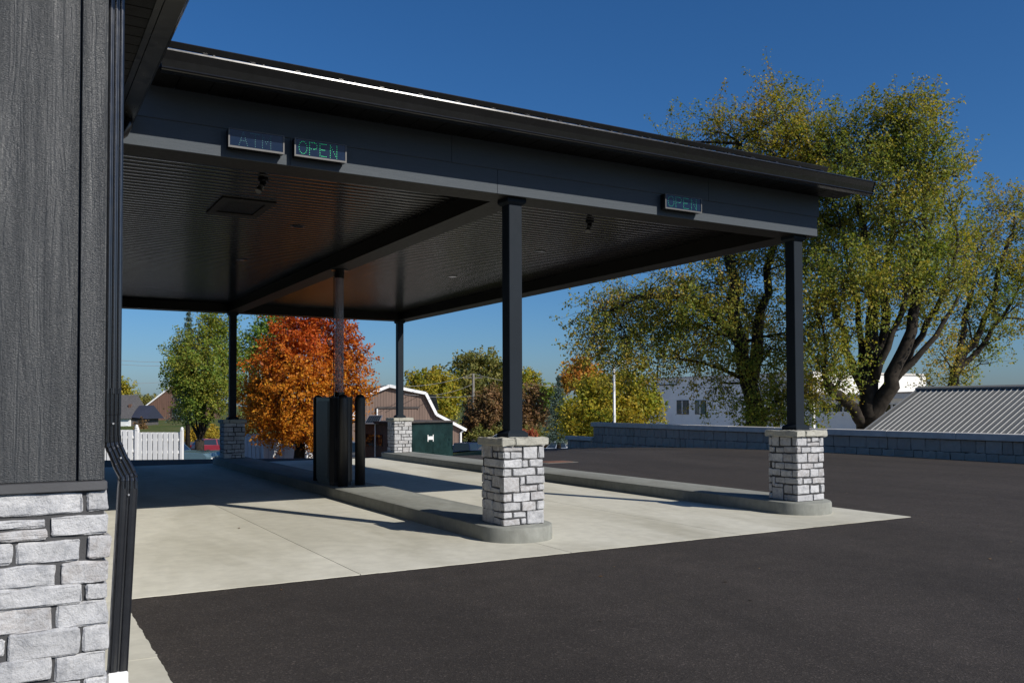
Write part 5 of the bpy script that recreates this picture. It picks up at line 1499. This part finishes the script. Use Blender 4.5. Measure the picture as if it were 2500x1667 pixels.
# ------------------------------------------------------------------ vehicles
def car(name, label, loc, rz, kind, col, cat, size=1.0):
    t = turned(name, label, cat, loc, rz)
    t.scale = (size, size, size)
    pm = plain(name + '_paint_%d' % random.randint(0, 9999), col, .25, .2, var=.03, spec=.6)
    L, W = {'sedan': (4.6, 1.8), 'suv': (4.6, 1.88), 'pickup': (5.6, 1.98), 'jeep': (4.2, 1.85), 'van': (4.9, 1.95)}[kind]
    h = L/2
    if kind == 'sedan':
        low = [(-h,.32),(h,.30),(h,.62),(h-.15,.78),(.95,.92),(-1.3,.98),(-h+.1,.95),(-h,.75)]; roof = [(1.0,.90),(.25,1.38),(-.9,1.42),(-1.75,.97)]
    elif kind == 'suv':
        low = [(-h,.38),(h,.36),(h,.78),(h-.2,.95),(1.1,1.05),(-h+.05,1.10),(-h,.8)]; roof = [(1.15,1.03),(.45,1.58),(-1.6,1.68),(-2.15,1.09)]
    elif kind == 'pickup':
        low = [(-h,.5),(h,.45),(h,.98),(h-.15,1.12),(1.25,1.18),(-.75,1.18),(-.76,1.12),(-h,1.14)]; roof = [(1.3,1.16),(.65,1.78),(-.55,1.80),(-.75,1.16)]
    elif kind == 'jeep':
        low = [(-h,.5),(h,.5),(h,1.02),(h-.1,1.12),(.75,1.16),(-h,1.16)]; roof = [(.8,1.15),(.55,1.78),(-h+.04,1.82),(-h,1.15)]
    else:
        low = [(-h,.4),(h,.38),(h,.85),(h-.2,1.0),(1.5,1.12),(-h,1.15)]; roof = [(1.55,1.1),(.7,1.80),(-h+.1,1.86),(-h,1.14)]
    def loft(poly, ws):
        n = len(poly); cx = sum(p[0] for p in poly)/n; cz = sum(p[1] for p in poly)/n
        vs = []; fs = []
        for y, s in ws: vs += [(cx+(p[0]-cx)*s, y, cz+(p[1]-cz)*s) for p in poly]
        for q in range(len(ws)-1):
            for k in range(n):
                k2 = (k+1) % n; fs.append((q*n+k, (q+1)*n+k, (q+1)*n+k2, q*n+k2))
        fs.append(tuple(range(n))); fs.append(tuple((len(ws)-1)*n+k for k in range(n))[::-1])
        b = MB(); b.add(vs, fs); return b
    w2 = W/2
    body = loft(low, [(-w2,.93),(-w2+.05,.985),(-w2+.16,1),(w2-.16,1),(w2-.05,.985),(w2,.93)]).build('body', pm, t)
    wt = w2-.16
    # tapering cabin
    vs = []; n = 4
    for s in (-1, 1):
        vs += [(roof[0][0], s*(w2-.04), roof[0][1]), (roof[1][0], s*wt, roof[1][1]), (roof[2][0], s*wt, roof[2][1]), (roof[3][0], s*(w2-.04), roof[3][1])]
    cb = MB().add(vs, [(3,2,1,0),(4,5,6,7),(0,1,5,4),(1,2,6,5),(2,3,7,6)]).build('cabin', pm, t)
    def inset(a, b, c, d, k=.10, o=.008):
        q = [Vector(x) for x in (a, b, c, d)]; ce = sum(q, Vector())/4
        nn = (q[1]-q[0]).cross(q[3]-q[0]).normalized()
        if nn.dot(ce - Vector((0, 0, .9))) < 0: nn = -nn
        return [x.lerp(ce, k) + nn*o for x in q]
    for f in ((0,1,5,4), (2,3,7,6)):
        MB().quad(*inset(*[vs[i] for i in f])).build('windscreen', MAT['glass'], cb)
    for o in (0, 4):
        a, b, c, d = [Vector(vs[o+i]) for i in range(4)]
        mlo, mhi = a.lerp(d, .47), b.lerp(c, .45)
        MB().quad(*inset(a.lerp(b,.08), b.lerp(a,.08), mhi, mlo, .09)).build('side_window', MAT['glass'], cb)
        if kind != 'pickup' or True:
            MB().quad(*inset(mlo, mhi, c.lerp(d,.08), d.lerp(c,.08), .09)).build('side_window', MAT['glass'], cb)
    wr = {'sedan': .32, 'suv': .36, 'pickup': .40, 'jeep': .40, 'van': .35}[kind]
    for x in (h-.9, -h+.95):
        for s in (-1, 1):
            wl = MB(); y0, y1 = (s*(w2+.012), s*(w2-.2))
            pts = []
            wl.tube([(x, y1, wr), (x, y0, wr)], wr, 20)
            wo = wl.build('wheel', MAT['tyre'], t)
            MB().tube([(x, y0, wr), (x, y0+s*.012, wr)], wr*.62, 14).build('rim', MAT['rim'], wo)
    for s in (-1, 1):
        MB().box(h-.06, h+.008, s*(w2-.42) if s > 0 else -(w2-.1), (w2-.1) if s > 0 else -(w2-.42), .64 if kind == 'sedan' else .80, .76 if kind == 'sedan' else .94).build('headlight', MAT['pvc'], t)
        MB().box(-h-.008, -h+.06, s*(w2-.32) if s > 0 else -(w2-.08), (w2-.08) if s > 0 else -(w2-.32), .78 if kind == 'sedan' else .86, .92 if kind == 'sedan' else 1.08).build('tail_light', plain('tail_red', (.35,.01,.01), .25) if 'tail_red' not in bpy.data.materials else bpy.data.materials['tail_red'], t)
    MB().box(h-.10, h+.05, -w2+.1, w2-.1, .36, .56, .02).build('bumper', MAT['sign_case'], t)
    MB().box(-h-.05, -h+.10, -w2+.1, w2-.1, .40, .58, .02).build('bumper', MAT['sign_case'], t)
    return t
def on_ground(x, depth, dz=0): 
    g_ = ground_at(x, depth); g_.z += dz; return g_
rt_ = -YAW        # local x axis along the picture's right
def top_at(x, ytop, depth, h):
    p = at(x, ytop, depth); return Vector((p.x, p.y, p.z - h))
car('pickup_truck', 'blue-green pickup partly hidden behind the asphalt edge by the fence', top_at(352, 1002, 37.5, 1.80), rt_, 'pickup', (.10, .17, .21), 'pickup')
car('parked_car', 'silver-grey sedan parked in front of the golden shrub', top_at(456, 1014, 96.0, 1.42), rt_+PI+.3, 'sedan', (.30, .31, .34), 'car')
car('parked_suv', 'dark red SUV parked left of the shaded far pier', top_at(500, 1006, 82.0, 1.68), rt_+.75, 'suv', (.20, .015, .03), 'suv')
car('parked_car', 'white sedan glimpsed under the orange maple', top_at(712, 1037, 50.0, 1.42), rt_+.1, 'sedan', (.6, .62, .64), 'car')
car('parked_car', 'bright red car low behind the right bollard', top_at(836, 1027, 62.0, 1.42), rt_+PI+.2, 'sedan', (.55, .02, .02), 'car')
car('parked_van', 'dark teal van with pale windows beside the brown barn', top_at(836, 1013, 62.0, 1.86), rt_+1.2, 'van', (.03, .05, .06), 'van')
car('parked_jeep', 'dark navy off-road car with square rear window beyond the lot', top_at(1084, 1015, 80.0, 1.82), rt_+1.15, 'jeep', (.012, .022, .06), 'off-road car')
car('pickup_truck', 'white pickup partly hidden by the green shed', top_at(1046, 1021, 82.0, 1.80), rt_+1.3, 'pickup', (.62, .63, .64), 'pickup')
car('pickup_truck', 'silver-grey pickup just left of the block wall end', top_at(1280, 1013, 84.0, 1.80), rt_+PI+.12, 'pickup', (.32, .36, .42), 'pickup')
car('parked_car', 'small white car far off right of the nearest column', top_at(1168, 993, 84.0, 1.42), rt_, 'sedan', (.7, .7, .7), 'car')

# ------------------------------------------------------------------ poles and wires
pb = at(1411, 968, 46.0)
lp = thing('light_pole', 'white light pole with two lamp heads rising behind the block wall', 'light pole', (pb.x, pb.y, tzf(pb.x, pb.y)))
ztop = at(1411, 832, 46.0).z
gl = tzf(pb.x, pb.y)
MB().lathe([(.085, gl), (.07, gl+2), (.06, ztop)], pb.x, pb.y, 12).build('pole', MAT['white'], lp, smooth=True)
for s in (-1, 1):
    c = Vector((pb.x, pb.y, ztop)) + Vector(_r)*s*.36
    MB().tube([(pb.x, pb.y, ztop-.05), c + Vector((0,0,.02))], .03, 6).build('arm', MAT['white'], lp)
    MB().box(c.x-.22, c.x+.22, c.y-.17, c.y+.17, c.z-.08, c.z+.10, .03).build('lamp_head', MAT['white'], lp)
pu = at(1087, 858, 105.0)
MAT['pole_wood'] = plain('weathered_pole', (.22, .20, .17), .9, var=.2)
up_ = thing('utility_pole', 'weathered wooden utility pole among the far olive trees', 'utility pole', (pu.x, pu.y, tzf(pu.x, pu.y)))
MB().tube([(pu.x, pu.y, tzf(pu.x, pu.y)-.3), (pu.x, pu.y, pu.z)], [.20, .14], 10).build('pole', MAT['pole_wood'], up_)
MB().tube([Vector((pu.x, pu.y, pu.z-.5)) - Vector(_r)*1.1, Vector((pu.x, pu.y, pu.z-.5)) + Vector(_r)*1.1], .06, 6).build('crossarm', MAT['pole_wood'], up_)
MAT['wire'] = plain('wire_grey', (.20, .20, .20), .5)
def wire(label, a, b, sag, rad=.022):
    pts = []
    for k in range(17):
        t_ = k/16; q = a.lerp(b, t_); q.z -= sag*4*t_*(1-t_); pts.append(q)
    MB().tube(pts, rad, 5).build('overhead_wire', MAT['wire'], None, origin=a, label=label, cat='wire', group='overhead wires')
tp = Vector((pu.x, pu.y, pu.z))
wire('top overhead wire running left from the utility pole', tp, at(820, 880, 80), .8)
wire('top overhead wire running right from the utility pole', tp, at(1300, 885, 120), .5)
wire('lower overhead wire sloping left across the olive tree', tp - Vector((0,0,1.2)), at(930, 905, 90), .6)
wire('low service wire from the barn roof to the spruce', at(986, 911, 92), at(1110, 906, 103), .15)
wire('upper thin wire across the sky above the far left barn', at(255, 826, 95), at(480, 824, 100), .3)
wire('second thin wire across the sky above the far left barn', at(255, 835, 95), at(480, 833, 100), .3)
wire('lower thin wire sloping over the far left barn', at(300, 880, 95), at(430, 868, 100), .2)

# ------------------------------------------------------------------ utility cover in the lot
c = on_z(1275, 1061, 0.0)
t = thing('utility_cover', 'flat rusty utility cover set in the asphalt behind the nearest pier', 'utility cover', (c.x, c.y, .004))
MB().box(c.x-.52, c.x+.52, c.y-.36, c.y+.36, -.04, .006, .003).build('collar', plain('cover_collar', (.16, .15, .13), .9), t)
MB().box(c.x-.40, c.x+.40, c.y-.27, c.y+.27, .0065, .016, .003).build('lid', plain('rusty_lid', (.17, .075, .04), .8, var=.3, vscale=9), t)

# ------------------------------------------------------------------ fallen leaves and grit on the paving
lf = MB(); r3 = np.random.default_rng(77)
for k in range(100):
    if k < 75: x, y = r3.uniform(-4.2, 15), r3.uniform(-6.8, 13)
    else: x, y = r3.uniform(-2, 8), r3.uniform(-4, -1.3)
    on_slab = -4.7 < x < 5.6 and -1.2 < y < 15.3
    if on_slab and (abs(x) < .6 or abs(x-4.74) < .65): continue
    if on_slab and k % 3: continue
    z = (.007 if on_slab else tzf(x, y)) + .003
    a = r3.uniform(0, 6.28); s = r3.uniform(.008, .030)
    c, sn = math.cos(a), math.sin(a)
    P_ = [(-1,0,.1),(-.2,-.5,.0),(1,0,.25),(-.1,.55,.3)]
    lf.add([(x+(p[0]*c-p[1]*sn)*s, y+(p[0]*sn+p[1]*c)*s, z+p[2]*s) for p in P_], [(0,1,2,3)])
lf.build('fallen_leaves', leaf_mat('dry_leaf', [(.12,.09,.05),(.15,.11,.06),(.12,.05,.02)], [(.14,.12,.08),(.14,.07,.025)], .1, gain=1.0), None, kind='stuff', label='scattered dry fallen leaves on the paving')
